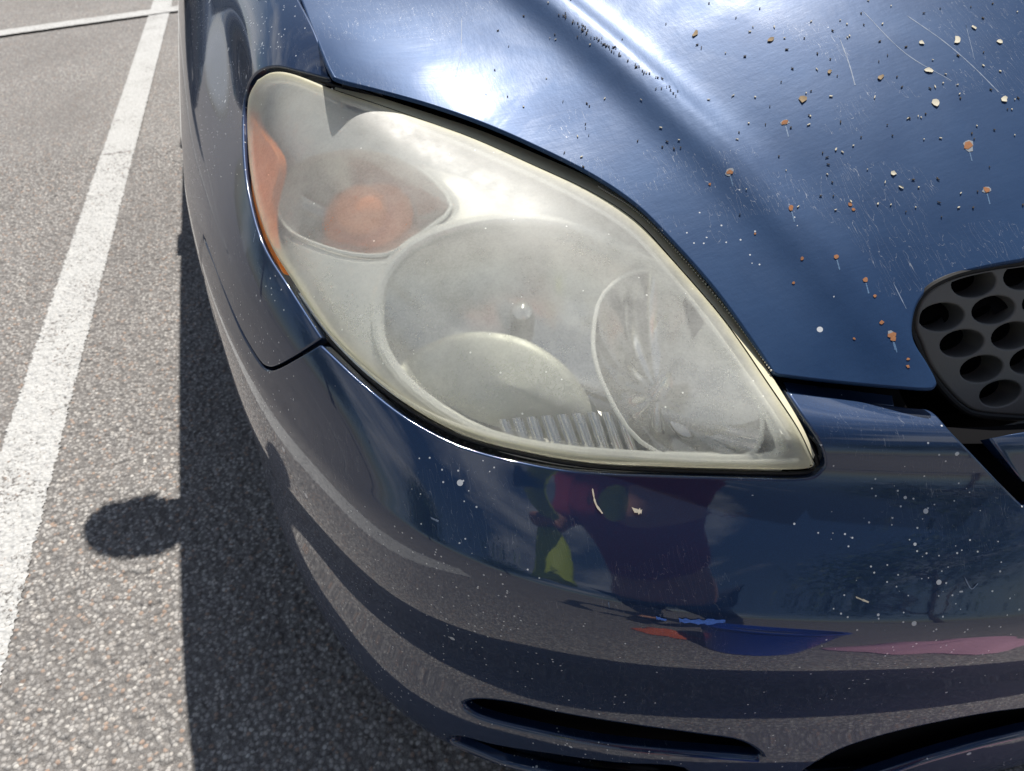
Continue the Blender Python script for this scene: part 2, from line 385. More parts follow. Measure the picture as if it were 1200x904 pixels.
    if edgeattr:
        bp = skirts[0][0][1]
        dd = np.concatenate([np.sqrt(((Pm[i:i+3000, None]-bp[None])**2).sum(-1).min(1)) for i in range(0, len(Pm), 3000)])
        ea = np.clip(1-dd/edgeattr, 0, 1)
    EA = [ea]
    for rings in skirts:
        base = []
        for (uvk, Pk, Nk) in rings:
            V.append(Pk); NN.append(Nk); base.append(cnt); cnt += len(Pk); EA.append(np.ones(len(Pk)))
        k = len(rings[0][1])
        for b0, b1 in zip(base, base[1:]):
            for i in range(k):
                j = (i+1) % k; f = [b0+i, b0+j, b1+j, b1+i]; Fc.append(f[::-1] if sf.flip > 0 else f)
    V = np.concatenate(V); NN = np.concatenate(NN)
    if mirror: V = V.copy(); V[:, 0] = 2*CX-V[:, 0]; NN = NN.copy(); NN[:, 0] *= -1; Fc = [f[::-1] for f in Fc]
    return mesh_obj(name, V, Fc, mat, parent, NN, {'edge': np.concatenate(EA)} if edgeattr else None)

CX = .78        # the car's centre plane
# ------------------------------------------------------------------ body master surface (fender + lamp + bumper)
p3 = lambda x, y, z: tuple(at(x, y, z))
A_ = [(.11, 4.2, 1.0), (.10, 2.4, .985), (.09, 1.5, .94), (.075, 1.15, .905), p3(350, 0, .868), p3(385, 75, .832), p3(440, 112, .802), p3(530, 142, .777), p3(640, 195, .751),
      p3(745, 252, .73), p3(850, 365, .68), p3(925, 455, .65), p3(1090, 470, .64), (.60, .30, .635), (.78, .285, .635)]
L_ = [(-.06, 4.2, .86), (-.07, 2.4, .85), (-.06, 1.5, .83), (-.045, 1.18, .815), p3(275, 55, .795), p3(287, 115, .77), p3(291, 185, .742), p3(305, 262, .712), p3(340, 345, .677),
      p3(400, 430, .645), p3(520, 513, .619), p3(720, 550, .607), p3(1000, 565, .601), (.60, .233, .597), (.78, .213, .597)]
C_ = [(-.13, 4.2, .62), (-.14, 2.4, .62), (-.135, 1.5, .62), (-.132, 1.18, .62), (-.127, 1.03, .618), (-.120, .93, .613), (-.112, .84, .605), (-.098, .74, .59), (-.072, .64, .57),
      (-.03, .535, .55), p3(470, 640, .546), p3(700, 717, .526), p3(980, 737, .510), (.58, .170, .503), (.78, .155, .503)]
A_, L_, C_ = map(np.array, (A_, L_, C_))
nS = len(A_)
t2 = np.gradient(C_[:, :2], axis=0); t2 /= np.linalg.norm(t2, axis=1, keepdims=True); out2 = np.stack([t2[:, 1], -t2[:, 0]], 1)   # outward in plan
front = np.clip((1.0-C_[:, 1])/.5, 0, 1)
rows = []
AL = L_-A_; nAL = np.cross(np.gradient((A_+L_)/2, axis=0), AL); nAL /= np.linalg.norm(nAL, axis=1, keepdims=True); nAL *= -np.sign(nAL[:, 2:3])*-1
rows.append(A_-AL*np.array([.6, .6, 0])-np.array([0, 0, .006]))
rows.append(A_)
rearw = np.clip((C_[:, 1]-.85)/.25, 0, 1)[:, None]
bump_ = np.exp(-((np.arange(nS)-6.3)/1.6)**2)[:, None]
for f, b, b2 in ((.33, .022, .016), (.68, .024, .010)): rows.append(A_+AL*f+nAL*(b*(1-rearw)+.010*rearw+bump_*b2))
rows.append(L_)
mid = (L_+C_)/2; mid[:, :2] += out2*(.016-.0145*front[:, None]); mid[:, 2] += .005; rows.append(mid)
upc = C_.copy(); dLC = L_-C_; dl = np.linalg.norm(dLC, axis=1, keepdims=True); upc = C_+dLC/dl*.011*front[:, None]+(1-front)[:, None]*np.concatenate([-out2*.003, np.full((nS, 1), .018)], 1); rows.append(upc)
rows.append(C_)
def low(off, z, side):
    q = C_.copy(); o = off*front+side*(1-front); q[:, :2] += out2*o[:, None]; q[:, 2] = z; return q
rows += [low(.008, .490, .003), low(.012, .445, .0), low(.007, .40, -.003), low(.009, .355, -.006), low(.022, .305, -.012), low(.028, .26, -.02), low(.030, .215, -.04), low(-.02, .18, -.09)]
G = np.stack(rows, 1)
G2 = G[::-1][1:].copy(); G2[:, :, 0] = 2*CX-G2[:, :, 0]; G = np.concatenate([G, G2])
body = Spline(G)
P_, n_, _, _ = body.ev(np.array([8.]), np.array([4.]))
if n_[0, 2]*1+(-n_[0, 0]) < 0: body.flip = -1
UC = nS-1+0.0     # u of the centre: index shift of B-spline parameterisation
NU, NV = body.nu, body.nv
bc = Caster(body, np.linspace(0, NU-1e-3, 700), np.linspace(0, NV-1e-3, 260))
def side_uv(pts):
    out = []
    for y, z in pts:
        r = bc.cast((-2, y, z), (1, 0, 0))
        if r: out.append(r)
    return out
def front_uv(pts):
    out = []
    for x, z in pts:
        r = bc.cast((x, -2, z), (0, 1, 0))
        if r: out.append(r)
    return out

# ------------------------------------------------------------------ hood height field
HP = [(350, 0, .862), (390, 90, .828), (440, 104, .814), (500, 121, .798), (600, 160, .775), (700, 205, .752), (760, 250, .736), (850, 350, .69), (905, 430, .663), (1000, 447, .665), (1098, 450, .665), (1075, 370, .69), (1200, 303, .738)]
hp = [tuple(at(*p)) for p in HP]+[(.42, .66, .840), (.52, .66, .864), (.78, .34, .765), (.78, 1.3, 1.02), (.10, 1.3, .89), (.35, 1.3, .97), (.78, .8, .935), (.42, .8, .876), (.3, .9, .864), (.16, .8, .838), (.08, 1.0, .852), (.65, .5, .835)]
hp = np.array(hp)
def basis(X, Y):
    t = (CX-X)**2; y = Y-.6; o = np.ones_like(t); return np.stack([o, t, t*t, t**3, y, y*y, y**3, t*y, t*t*y, t*y*y, t*t*y*y], -1)
wts = np.ones(len(hp)); wts[:13] = 2.
Bm = basis(hp[:, 0], hp[:, 1])*wts[:, None]
cf = np.linalg.solve(Bm.T@Bm+np.eye(11)*1e-5, Bm.T@(hp[:, 2]*wts))
print('hood residual', np.round((basis(hp[:, 0], hp[:, 1])@cf-hp[:, 2])*1000).tolist())
def hood_base(X, Y): return basis(X, Y)@cf
tmp = Height(hood_base, 0, 1, 0, 1); tmpc = Caster(tmp, np.linspace(-.05, 1.6, 160), np.linspace(.15, 1.6, 160))
ridge = np.array([tuple(tmpc.px([p])[0]) for p in [(640, 2), (722, 70), (800, 140), (870, 205), (960, 305), (1040, 400)]])
ridge = np.array(smooth(ridge, 12)); rd = ridge[0]-ridge[6]; rd /= np.linalg.norm(rd)
ridge = np.concatenate([[ridge[0]+rd*k for k in np.linspace(.9, .05, 18)], ridge])
print('ridge', ridge[18], ridge[-1])
def dist_ridge(X, Y):
    X = np.asarray(X); Y = np.asarray(Y); best = np.full(X.shape, 9.); sd = np.zeros(X.shape); tt = np.zeros(X.shape); n = len(ridge)
    for i in range(n-1):
        a, b = ridge[i], ridge[i+1]; d = b-a; l2 = d@d; t = ((X-a[0])*d[0]+(Y-a[1])*d[1])/l2
        t = np.clip(t, 0 if i > 0 else -9, 1 if i < n-2 else 9); dx = X-a[0]-t*d[0]; dy = Y-a[1]-t*d[1]; q = np.hypot(dx, dy); m_ = q < best
        best = np.where(m_, q, best); sd = np.where(m_, np.sign(d[0]*dy-d[1]*dx)*q, sd); tt = np.where(m_, i+np.clip(t, 0, 1), tt)
    return sd, tt/(n-1)
def hood_z(X, Y):
    Xm = np.where(X > CX, 2*CX-X, X); z = hood_base(Xm, Y); d, t = dist_ridge(Xm, Y)
    fade = np.clip(1.25-t*.9, .25, 1)
    wv = np.exp(-(d/.022)**2); s_ = 1/(1+np.exp(-d/.012))
    z = z + fade*(.0095*wv) - fade*.0010*np.exp(-(d/.0075)**2)
    return z
hood = Height(hood_z, 0, 1, 0, 1); hc = Caster(hood, np.linspace(-.05, 1.6, 420), np.linspace(.12, 1.6, 420))

# ------------------------------------------------------------------ the car
car = empty('parked_car', (CX, 1.6, 0), 'dark blue car with a hazed headlight, dusty chipped paint and a weathered hood', 'car')
# lens outline (photo pixels)
lens_top = smooth([(302, 92), (320, 83), (345, 86), (392, 104), (440, 120), (500, 141), (560, 163), (620, 190), (690, 222), (745, 257), (790, 305), (850, 375), (900, 447), (935, 500), (953, 537)], 6)
lens_low = smooth([(953, 537), (954, 548), (930, 552), (860, 551), (770, 548), (690, 543), (620, 531), (545, 511), (480, 477), (425, 433), (380, 387), (345, 335), (312, 280), (294, 215), (289, 150), (292, 112), (302, 92)], 6)
lensloop = bc.px(join(lens_top, lens_low))
def grow(loop, k):        # expand a pixel loop outward by k pixels
    P = np.array(loop, float); T = np.roll(P, -1, 0)-np.roll(P, 1, 0); T /= np.linalg.norm(T, axis=1, keepdims=True)+1e-9; Nn = np.stack([T[:, 1], -T[:, 0]], 1)
    ar = .5*np.sum(P[:, 0]*np.roll(P[:, 1], -1)-np.roll(P[:, 0], -1)*P[:, 1])
    return [tuple(p) for p in P+Nn*k*(1 if ar > 0 else -1)]
lens_px = join(lens_top, lens_low)
panel('headlight_lens_tmp', body, lensloop, .08, .08, M['lens'], car, off=.001, r=.005, depth=.02, edgeattr=.014)
lens = bpy.data.objects['headlight_lens_tmp']; lens.name = 'headlight_lens'

# fender: hood gap, lamp edge, seam with the bumper, wheel arch, door gap
WY, WR = 1.13, .345; WZ = .305
topY = side_uv([(1.72, .60)])[0]
def top_edge(u0, u1, v=1.02, n=20): return [(u, v) for u in np.linspace(u0, u1, n)]
ga = bc.px(smooth([(349, -2), (368, 35), (380, 68), (387, 93)], 6))
gb = bc.px(smooth([(387, 93), (352, 84), (322, 78), (300, 86), (288, 108), (284, 150), (289, 217), (307, 284), (340, 339), (376, 395)], 6))
gc = bc.px(smooth([(376, 397), (350, 414), (325, 428), (313, 430), (302, 420), (282, 386), (262, 340), (248, 303), (238, 275)], 5))
u_s, v_s = gc[-1]
arch = side_uv([(WY-WR*cos(a), WZ+WR*sin(a)) for a in np.linspace(radians(28), radians(168), 28)])
print('seam end', gc[-1], 'arch start', arch[0], arch[-1], 'gap start', ga[0])
bot = side_uv([(1.50, .25), (1.70, .25)])
uD = bot[-1][0]
doorline = side_uv([(1.70, z) for z in np.linspace(.26, .84, 10)])
ud, vd = doorline[-1]
fl = join(ga, gb, gc, [((u_s*.5+arch[0][0]*.5), v_s*.5+arch[0][1]*.5)], arch, bot, doorline, [(ud, vd-.8), (ud, 1.02)], [(u, 1.02+(ga[0][1]-1.02)*((u-ud)/(ga[0][0]-ud))**3) for u in np.linspace(ud, ga[0][0], 12)[1:-1]])
panel('fender', body, fl, .1, .1, M['paint'], car, r=.0022, depth=.014)
panel('fender', body, fl, .1, .1, M['paint'], car, r=.0022, depth=.014, mirror=True)

# bumper: whole width, cut in half at the centre and mirrored is one skin: build one loop across both sides
top_b = bc.px(smooth([(377, 406), (425, 450), (480, 492), (545, 524), (620, 543), (690, 553), (770, 557), (860, 560), (940, 561), (962, 552), (966, 538), (955, 510), (922, 458)], 6)+
              smooth([(926, 459), (1000, 468), (1060, 476), (1092, 481), (1118, 508), (1155, 548), (1199, 592)], 6))
seam = bc.px(smooth([(238, 279), (250, 308), (264, 346), (283, 391), (303, 425), (314, 434), (327, 431), (352, 417), (377, 401)][0:8]+[(374, 404)], 5))
arch_f = side_uv([(WY-WR*cos(a), WZ+WR*sin(a)) for a in np.linspace(radians(-20), radians(25), 8)])
vB = NV-.15
umir = lambda l: [(NU-u, v) for u, v in l]
gr_top = top_b[-1]
half = join([(arch_f[0][0], vB)], arch_f, [((u_s+arch[0][0])/2, (v_s+arch[0][1])/2+.05)], seam, top_b)
cu = NU/2
bl = join([(cu, vB)], [(u, vB) for u in np.linspace(cu, arch_f[0][0], 30)[1:-1]], half, [(u, gr_top[1]) for u in np.linspace(gr_top[0], cu, 8)[1:]])
bl_full = join(bl, umir(bl)[::-1])
slot1 = bc.px(closed([(543, 829), (560, 823), (600, 827), (660, 840), (740, 853), (820, 864), (868, 872), (892, 889), (860, 888), (780, 882), (700, 873), (620, 857), (565, 843)], 4))
slot2 = bc.px(closed([(527, 870), (540, 866), (580, 876), (640, 886), (720, 897), (800, 903), (800, 925), (700, 918), (620, 905), (560, 890)], 4))
slot3 = bc.px(closed([(935, 905), (985, 882), (1040, 864), (1100, 850), (1160, 839), (1195, 834)], 4)) 
def zs(l): P, *_ = body.ev(np.array([p[0] for p in l]), np.array([p[1] for p in l])); return P
print('slot1', zs(slot1)[::13].round(3).tolist()); print('slot3', zs(slot3)[::6].round(3).tolist(), 'bot', zs(top_b)[::12].round(3).tolist())
s3a = bc.px(smooth([(938, 908), (985, 882), (1040, 864), (1100, 850), (1160, 839), (1199, 834)], 5))
s3b = bc.px(smooth([(1199, 862), (1150, 874), (1090, 891), (1045, 906), (1000, 920), (960, 925)], 5))
print('s3', s3a[-1], s3b[0], cu)
intake_half = join(s3b, s3a); 
k = [(cu+.0, s3a[-1][1]-.02)]
intake = join(s3b, s3a, [(u, s3a[-1][1]) for u in np.linspace(s3a[-1][0], NU-s3a[-1][0], 12)[1:]], umir(s3a)[::-1], umir(s3b)[::-1], [(u, s3b[0][1]) for u in np.linspace(NU-s3b[0][0], s3b[0][0], 12)[1:-1]])
bumper = panel('bumper', body, bl_full, .1, .09, M['paint'], car, off=-.0005, r=.0025, depth=.013, holes=[slot1, slot2, umir(slot1), umir(slot2), intake], hole_r=.006)

# hood
hood_edge = hc.px(smooth([(351, -6), (366, 32), (378, 62), (388, 84), (398, 93), (440, 104), (500, 121), (560, 142), (620, 168), (690, 203), (745, 240), (790, 285), (840, 342), (885, 405), (906, 437)], 5)+
                  smooth([(912, 440), (960, 446), (1030, 453), (1085, 457), (1097, 453), (1097, 444), (1087, 425), (1072, 400), (1070, 378), (1078, 352), (1100, 330), (1130, 319), (1165, 311), (1199, 305)], 5))
he = [p for p in hood_edge]
back = [(.10, 1.0), (.115, 1.15), (.13, 1.28), (.25, 1.36), (.5, 1.42), (CX, 1.44)]
fr = [he[-1], (he[-1][0]+(CX-he[-1][0])*.5, he[-1][1]-.006), (CX, he[-1][1]-.008)]
hl = join(he, smooth(fr, 6)[1:])
hfull = join(hl, [(2*CX-x, y) for x, y in hl][::-1], [(2*CX-x, y) for x, y in smooth(back, 6)], smooth(back, 6)[::-1])
hood_o = panel('hood', hood, hfull, .006, .006, M['hood'], car, off=0, r=.0022, depth=.004)

# dark shell under all gaps and behind slots
def grid_surface(name, sf, us, vs, off, mat, parent, cut=None):
    U, V = np.meshgrid(us, vs, indexing='ij'); P, n, _, _ = sf.ev(U, V); P = P-n*off; nv = len(vs); Fc = []
    for i in range(len(us)-1):
        for j in range(nv-1):
            if cut is not None and inside(cut, np.array([(us[i]+us[i+1])/2]), np.array([(vs[j]+vs[j+1])/2]))[0]: continue
            a = i*nv+j; Fc.append([a, a+nv, a+nv+1, a+1])
    return mesh_obj(name, P.reshape(-1, 3), Fc, mat, parent)
grid_surface('bumper_core', body, np.arange(7.2, NU-7.2+.01, .08), np.arange(5.4, NV-.3, .1), .030, M['cavity'], car)

# ------------------------------------------------------------------ ground, painted lines
def stones(X, Y, cell=.0085):
    """height of packed aggregate, metres"""
    out = np.zeros(X.shape); hs = lambda a, b, k: np.modf(np.abs(np.sin(a*127.1+b*311.7+k*74.7)*43758.5453))[0]
    for c_, amp in ((cell, .0036), (cell*.45, .0016), (cell*2.3, .0022)):
        gx = np.floor(X/c_); gy = np.floor(Y/c_); best = np.zeros(X.shape)
        for i in (-1, 0, 1):
            for j in (-1, 0, 1):
                a, b = gx+i, gy+j; px = (a+hs(a, b, 1))*c_; py = (b+hs(a, b, 2))*c_; r_ = c_*(.34+.60*hs(a, b, 3)); hh = amp*(.35+.65*hs(a, b, 4))
                q = 1-((X-px)**2+(Y-py)**2)/(r_*r_); best = np.maximum(best, hh*np.minimum(1, 1.7*np.clip(q, 0, 1))**.8)
        out += best
    return out
def sheet(name, xs, ys, zf, mat, keep=None, kind='structure', clipf=None):
    X, Y = np.meshgrid(xs, ys, indexing='ij'); Z = zf(X, Y); ny = len(ys); i = np.arange(len(xs)-1)[:, None]*ny+np.arange(ny-1)[None]
    if keep is not None:
        i = i[keep((X[:-1, :-1]+X[1:, 1:])/2, (Y[:-1, :-1]+Y[1:, 1:])/2)]
    i = i.ravel(); Fq = np.stack([i, i+ny, i+ny+1, i+1], 1); me = bpy.data.meshes.new(name); V = np.stack([X, Y, Z], -1).reshape(-1, 3)
    used = np.unique(Fq); rm = np.full(len(V), -1); rm[used] = np.arange(len(used)); V = V[used]; Fq = rm[Fq]
    me.vertices.add(len(V)); me.vertices.foreach_set('co', V.ravel()); me.loops.add(Fq.size); me.loops.foreach_set('vertex_index', Fq.ravel())
    me.polygons.add(len(Fq)); me.polygons.foreach_set('loop_start', np.arange(len(Fq))*4); me.polygons.foreach_set('loop_total', np.full(len(Fq), 4))
    me.update(calc_edges=True); me.validate(); me.polygons.foreach_set('use_smooth', [True]*len(Fq)); me.materials.append(mat)
    o = bpy.data.objects.new(name, me); COL.objects.link(o); return setp(o, kind=kind)
sheet('ground', np.linspace(-300, 300, 31), np.linspace(-300, 300, 31), lambda X, Y: 0*X-.006, M['asphalt'])
X0, X1, Y0, Y1 = -1.5, 1.4, .0, 2.9
sheet('asphalt_pavement', np.arange(X0, X1, .0033), np.arange(Y0, Y1, .0033), lambda X, Y: stones(X, Y)-.002, M['asphalt'], keep=lambda X, Y: ~((X > -.02) & (Y > .75)) & ~((X > .45) & (Y > .6)))
# main bay line: passes through these photo points
la, lb = at(185.5, 20, 0), at(103, 300, 0); ld = (la-lb)[:2]; ld /= np.linalg.norm(ld); ln = np.array([ld[1], -ld[0]])
def line_sheet(name, c0, d, n, w, t0, t1, dt, dw, zoff):
    ts = np.arange(t0, t1+dt, dt); ws = np.arange(-w/2, w/2+1e-6, dw)
    def zf(T, Q): X = c0[0]+d[0]*T+n[0]*Q; Y = c0[1]+d[1]*T+n[1]*Q; near = (X > X0) & (X < X1) & (Y > Y0) & (Y < Y1-.02); return np.where(near, stones(X, Y)*.85+.0005, .001)+zoff
    T, Q = np.meshgrid(ts, ws, indexing='ij'); rag = (rng.random((len(ts), 2))-.5)*.007
    Z = zf(T, Q); Q2 = Q.copy(); Q2[:, 0] += rag[:, 0]; Q2[:, -1] += rag[:, 1]
    V = np.stack([c0[0]+d[0]*T+n[0]*Q2, c0[1]+d[1]*T+n[1]*Q2, Z], -1).reshape(-1, 3); ny = len(ws); i = (np.arange(len(ts)-1)[:, None]*ny+np.arange(ny-1)[None]).ravel()
    o = mesh_obj(name, V, np.stack([i, i+ny, i+ny+1, i+1], 1), M['line']); return setp(o, kind='structure')
line_sheet('bay_line', lb[:2], ld, ln, .112, -2.2, 4.6, .004, .004, 0.0)
ta, tb = at(0, 40, 0)[:2], at(200, 12, 0)[:2]; td = (tb-ta)/np.linalg.norm(tb-ta); tn = np.array([-td[1], td[0]])
line_sheet('cross_line', ta, td, tn, .12, -2.5, 3.6, .02, .02, .004)
for k in (-1, -2):
    line_sheet('bay_line', lb[:2]+ln*(-2.75)*abs(k), ld, ln, .112, -2.2, 4.6, .05, .03, 0.004)

# ------------------------------------------------------------------ lamp interior
D0 = .030
cb = {}
def caster(off):
    k = round(off, 4)
    if k not in cb: cb[k] = Caster(body, np.linspace(3, 12, 260), np.linspace(.02, 6.5, 160), off)
    return cb[k]
def bp(x, y, off):      # point on the body surface sunk by off, seen at photo pixel x, y
    c = caster(off); r_ = c.px([(x, y)])
    for k_ in range(1, 40):
        if r_: break
        r_ = c.px([(x+(620-x)*.01*k_, y+(380-y)*.01*k_)])
    r_ = r_[0]; P, n, _, _ = body.ev(np.array([r_[0]]), np.array([r_[1]])); return P[0]-n[0]*off, n[0]
SIG = closed([(325, 240), (333, 208), (362, 184), (412, 175), (460, 183), (502, 208), (529, 243), (500, 270), (462, 296), (425, 300), (380, 290), (338, 270)], 5)
MAIN = closed([(443, 378), (450, 330), (484, 290), (540, 267), (600, 259), (665, 266), (722, 288), (772, 312), (822, 360), (868, 425), (905, 490), (915, 532), (860, 541), (740, 536), (640, 527), (560, 506), (490, 462), (453, 418)], 5)
bez_loop = caster(D0).px(grow(lens_px, -4))
bezel = panel('bezel', body, bez_loop, .08, .08, M['bezel'], car, off=-D0, r=.004, depth=.03, holes=[caster(D0).px(SIG), caster(D0).px(MAIN)], hole_r=.010)
bez_wall = None
def bowl(name, loop_px, off, center_px, depth, mat, parent, power=2.0, scale=1.0, rings=22, flut=0, grow_k=0):
    R = np.array([bp(x, y, off)[0] for x, y in (grow(loop_px, grow_k) if grow_k else loop_px)]); c, n = bp(*center_px, off); ax = -n; c = R.mean(0)*.3+c*.7
    V = []; Fc = []; k = len(R); ss = np.linspace(1, 0, rings+1)
    for s_ in ss[:-1]:
        q = c+(R-c)*s_; ph = np.linspace(0, 2*pi, k, endpoint=False)[:, None]; V.append(q+ax*(depth*(1-s_**power))+ax*flut*np.sin(ph*11)*s_*(1-s_)*4+ax*flut*.3*sin(s_*14))
    V = list(np.concatenate(V)); V.append(c+ax*depth)
    for i in range(rings-1):
        for j in range(k): a = i*k+j; b = i*k+(j+1) % k; Fc.append([a, b, b+k, a+k])
    for j in range(k): Fc.append([(rings-1)*k+j, (rings-1)*k+(j+1) % k, len(V)-1])
    return mesh_obj(name, V, Fc, mat, parent), c, n
sigb, sc_, sn_ = bowl('signal_reflector', SIG, D0+.006, (415, 238), .045, M['signal'], car, 2.6)
mainb, mc_, mn_ = bowl('main_reflector', MAIN, D0+.006, (640, 400), .085, M['bowl'], car, 2.4)
RB = closed([(695, 392), (704, 350), (733, 324), (768, 318), (812, 338), (852, 384), (880, 440), (893, 490), (885, 528), (845, 538), (790, 538), (742, 510), (712, 462), (698, 425)], 5)
highb, hc_, hn_ = bowl('high_beam_reflector', RB, D0+.012, (795, 425), .055, M['bowl2'], car, 2.2, flut=.0014)
# rim ring of the high beam bowl
bm = bmesh.new(); rp = [Vector(bp(x, y, D0+.010)[0]) for x, y in RB[::2]]; rp.append(rp[0]); rp.append(rp[1]); tube(bm, rp, .0022, 8, False); bm_obj('reflector_ring', bm, M['bezel'], car)
bm = bmesh.new(); rp = [Vector(bp(x, y, D0+.001)[0]) for x, y in MAIN[::2]]; rp += rp[:2]; tube(bm, rp, .0065, 10, False); bm_obj('bowl_rim', bm, M['rimchrome'], car)
bm = bmesh.new(); rp = [Vector(bp(x, y, D0+.001)[0]) for x, y in SIG[::2]]; rp += rp[:2]; tube(bm, rp, .0022, 8, False); bm_obj('signal_rim', bm, M['bezel'], car)
def blob(bm, c, r, seg=20, rz=None, axis=None):
    q = bmesh.ops.create_uvsphere(bm, u_segments=seg, v_segments=seg//2, radius=1)
    R_ = Vector(axis).to_track_quat('Z', 'Y') if axis is not None else None
    bmesh.ops.transform(bm, matrix=Matrix.LocRotScale(Vector(c), R_, Vector((r, r, rz or r))), verts=q['verts'])
bm = bmesh.new(); blob(bm, sc_-sn_*.020, .029, rz=.022, axis=sn_); bm_obj('signal_bulb', bm, M['orange'], car)  # bulb enlarged so its shape takes in the orange glow
bm = bmesh.new(); blob(bm, sc_-sn_*.040, .050, rz=.012, axis=sn_); bm_obj('signal_glow', bm, M['orange'], car)  # added amber disc, the bulb's orange reflection spread over the bowl
bm = bmesh.new(); tube(bm, [hc_-hn_*.055, hc_-hn_*.030, hc_-hn_*.022], [.009, .009, .003], 16); bm_obj('high_beam_bulb', bm, M['bowl2'], car)
bm = bmesh.new(); c2, n2 = bp(612, 372, D0+.05); tube(bm, [c2-n2*.035, c2-n2*.0, c2+n2*.012, c2+n2*.016], [.013, .013, .010, .002], 20); bm_obj('bulb_shield', bm, M['bowl'], car)
# added dome, a reflection low in the main bowl given a shape
LR = closed([(462, 440), (480, 412), (520, 392), (565, 386), (615, 396), (660, 425), (690, 465), (715, 515), (640, 512), (560, 492), (500, 462)], 5)
R_ = []
c, n = bp(590, 450, D0+.018)
rimL = np.array([bp(x, y, D0+.020)[0] for x, y in LR]); V = []; k = len(rimL)
for i, s_ in enumerate(np.linspace(1, 0, 14)[:-1]): V.append(c+(rimL-c)*s_-n*(.010*(1-(1-s_)**.5))-n*.002*(1-s_**2))
V = np.concatenate(V); V = np.vstack([V, (c-n*.002)[None]]); Fc = [[i*k+j, i*k+(j+1) % k, (i+1)*k+(j+1) % k, (i+1)*k+j] for i in range(12) for j in range(k)]+[[12*k+j, 12*k+(j+1) % k, 13*k] for j in range(k)]
mesh_obj('lower_reflection', V, Fc, chrome('lower_reflection_grey', (.50, .52, .46), .42, matte=.3), car)
# chrome flutes on the lower ledge
fl_a = smooth([(583, 492), (620, 489), (660, 486), (700, 484), (735, 486)], 4); fl_b = smooth([(592, 515), (630, 521), (675, 526), (715, 528), (752, 529)], 4)
nf = 9
for i in range(nf):
    t0, t1 = i/nf, (i+1)/nf-.02; gp = lambda l, t: np.array(l[0])*0+np.array([np.interp(t*(len(l)-1), range(len(l)), [p[0] for p in l]), np.interp(t*(len(l)-1), range(len(l)), [p[1] for p in l])])
    a0, a1, b0, b1 = gp(fl_a, t0), gp(fl_a, t1), gp(fl_b, t0), gp(fl_b, t1); V = []; nu_, nv_ = 7, 6
    for q in range(nv_):
        for w in range(nu_):
            s_ = w/(nu_-1); v_ = q/(nv_-1); px_ = (a0*(1-s_)+a1*s_)*(1-v_)+(b0*(1-s_)+b1*s_)*v_; P, n = bp(px_[0], px_[1], D0+.016-.006*v_); V.append(P+n*.0055*sin(pi*s_))
    Fc = [[q*nu_+w, q*nu_+w+1, (q+1)*nu_+w+1, (q+1)*nu_+w] for q in range(nv_-1) for w in range(nu_-1)]
    o = mesh_obj('flute', V, Fc, M['bowl2'], mainb)
# amber side marker
AM = [(292, 122), (300, 146), (315, 166), (326, 184), (326, 204), (319, 230), (316, 262), (323, 298), (340, 338), (356, 366), (330, 330), (306, 284), (297, 245), (293, 200), (290, 150)]
panel('side_marker', body, caster(.005).px(closed(AM, 3)), .06, .06, M['orange'], car, off=-.005, r=.0015, depth=.01)
# inner bezel steps along the upper edge
bm = bmesh.new(); tube(bm, [bp(x, y, .012)[0] for x, y in smooth([(306, 112), (318, 98), (345, 99), (372, 110), (396, 122)], 5)], .0014, 6); tube(bm, [bp(x, y, .006)[0] for x, y in smooth([(389, 104), (393, 115), (399, 128)], 3)], .0010, 6); bm_obj('bezel_step', bm, M['bezel'], car)
bm = bmesh.new(); tube(bm, [bp(x, y, .010)[0] for x, y in smooth([(400, 118), (470, 142), (560, 178), (640, 214), (700, 246), (742, 275), (780, 316), (830, 378), (880, 448), (925, 515)], 5)], .0022, 8); bm_obj('bezel_trim', bm, M['bezel'], car)
bm = bmesh.new(); tube(bm, [bp(x, y, .010)[0] for x, y in smooth([(352, 345), (390, 396), (440, 444), (500, 484), (570, 510), (650, 527), (740, 537), (850, 542), (935, 540)], 5)], .0022, 8); bm_obj('bezel_trim', bm, M['bezel'], car)

# black gasket around the lamp, flange and ribbed strip on the hood side
M['flange'] = simple('yellowed_plastic_edge', (.66, .62, .44), .35, coat=.3, nscale=80)
def band(name, pa, pb, offa, offb, mat, parent, nn=3):
    V = []; k = len(pa)
    for (x0, y0), (x1, y1) in zip(pa, pb):
        a = bp(x0, y0, offa)[0]; b = bp(x1, y1, offb)[0]
        for q in range(nn): t = q/(nn-1); V.append(a*(1-t)+b*t)
    return mesh_obj(name, V, [[i*nn+q, i*nn+q+1, (i+1)*nn+q+1, (i+1)*nn+q] for i in range(k-1) for q in range(nn-1)], mat, parent)
lt = lens_top
ltg = [(x+.45*d, y-.9*d) for (x, y), d in zip(lt, np.interp([p[0] for p in lt], [302, 395, 440, 620, 740, 850, 953], [0, 2, 7, 12, 13, 12, 4]))]
band('lens_flange', [(x, y+1) for x, y in lt[18:]], ltg[18:], .001, .004, M['flange'], car)
bm = bmesh.new()
ribs = smooth([(700, 222), (745, 251), (792, 298), (852, 369), (903, 440)], 22)
rn = 0
for i in range(0, len(ribs)-1):
    x, y = ribs[i]; x2, y2 = ribs[i+1]; t = np.array([x2-x, y2-y]); t /= np.linalg.norm(t)+1e-9; nn_ = np.array([t[1], -t[0]])
    a, n = bp(x+nn_[0]*2, y+nn_[1]*2, .001); b, _ = bp(x+nn_[0]*14, y+nn_[1]*14, .004)
    tube(bm, [a+n*.0012, b+n*.0014], .0008, 6)
o = bm_obj('gasket_ribs', bm, M['gasket'], car); setp(o, kind='stuff')
gl_ = grow(lens_px, 9)
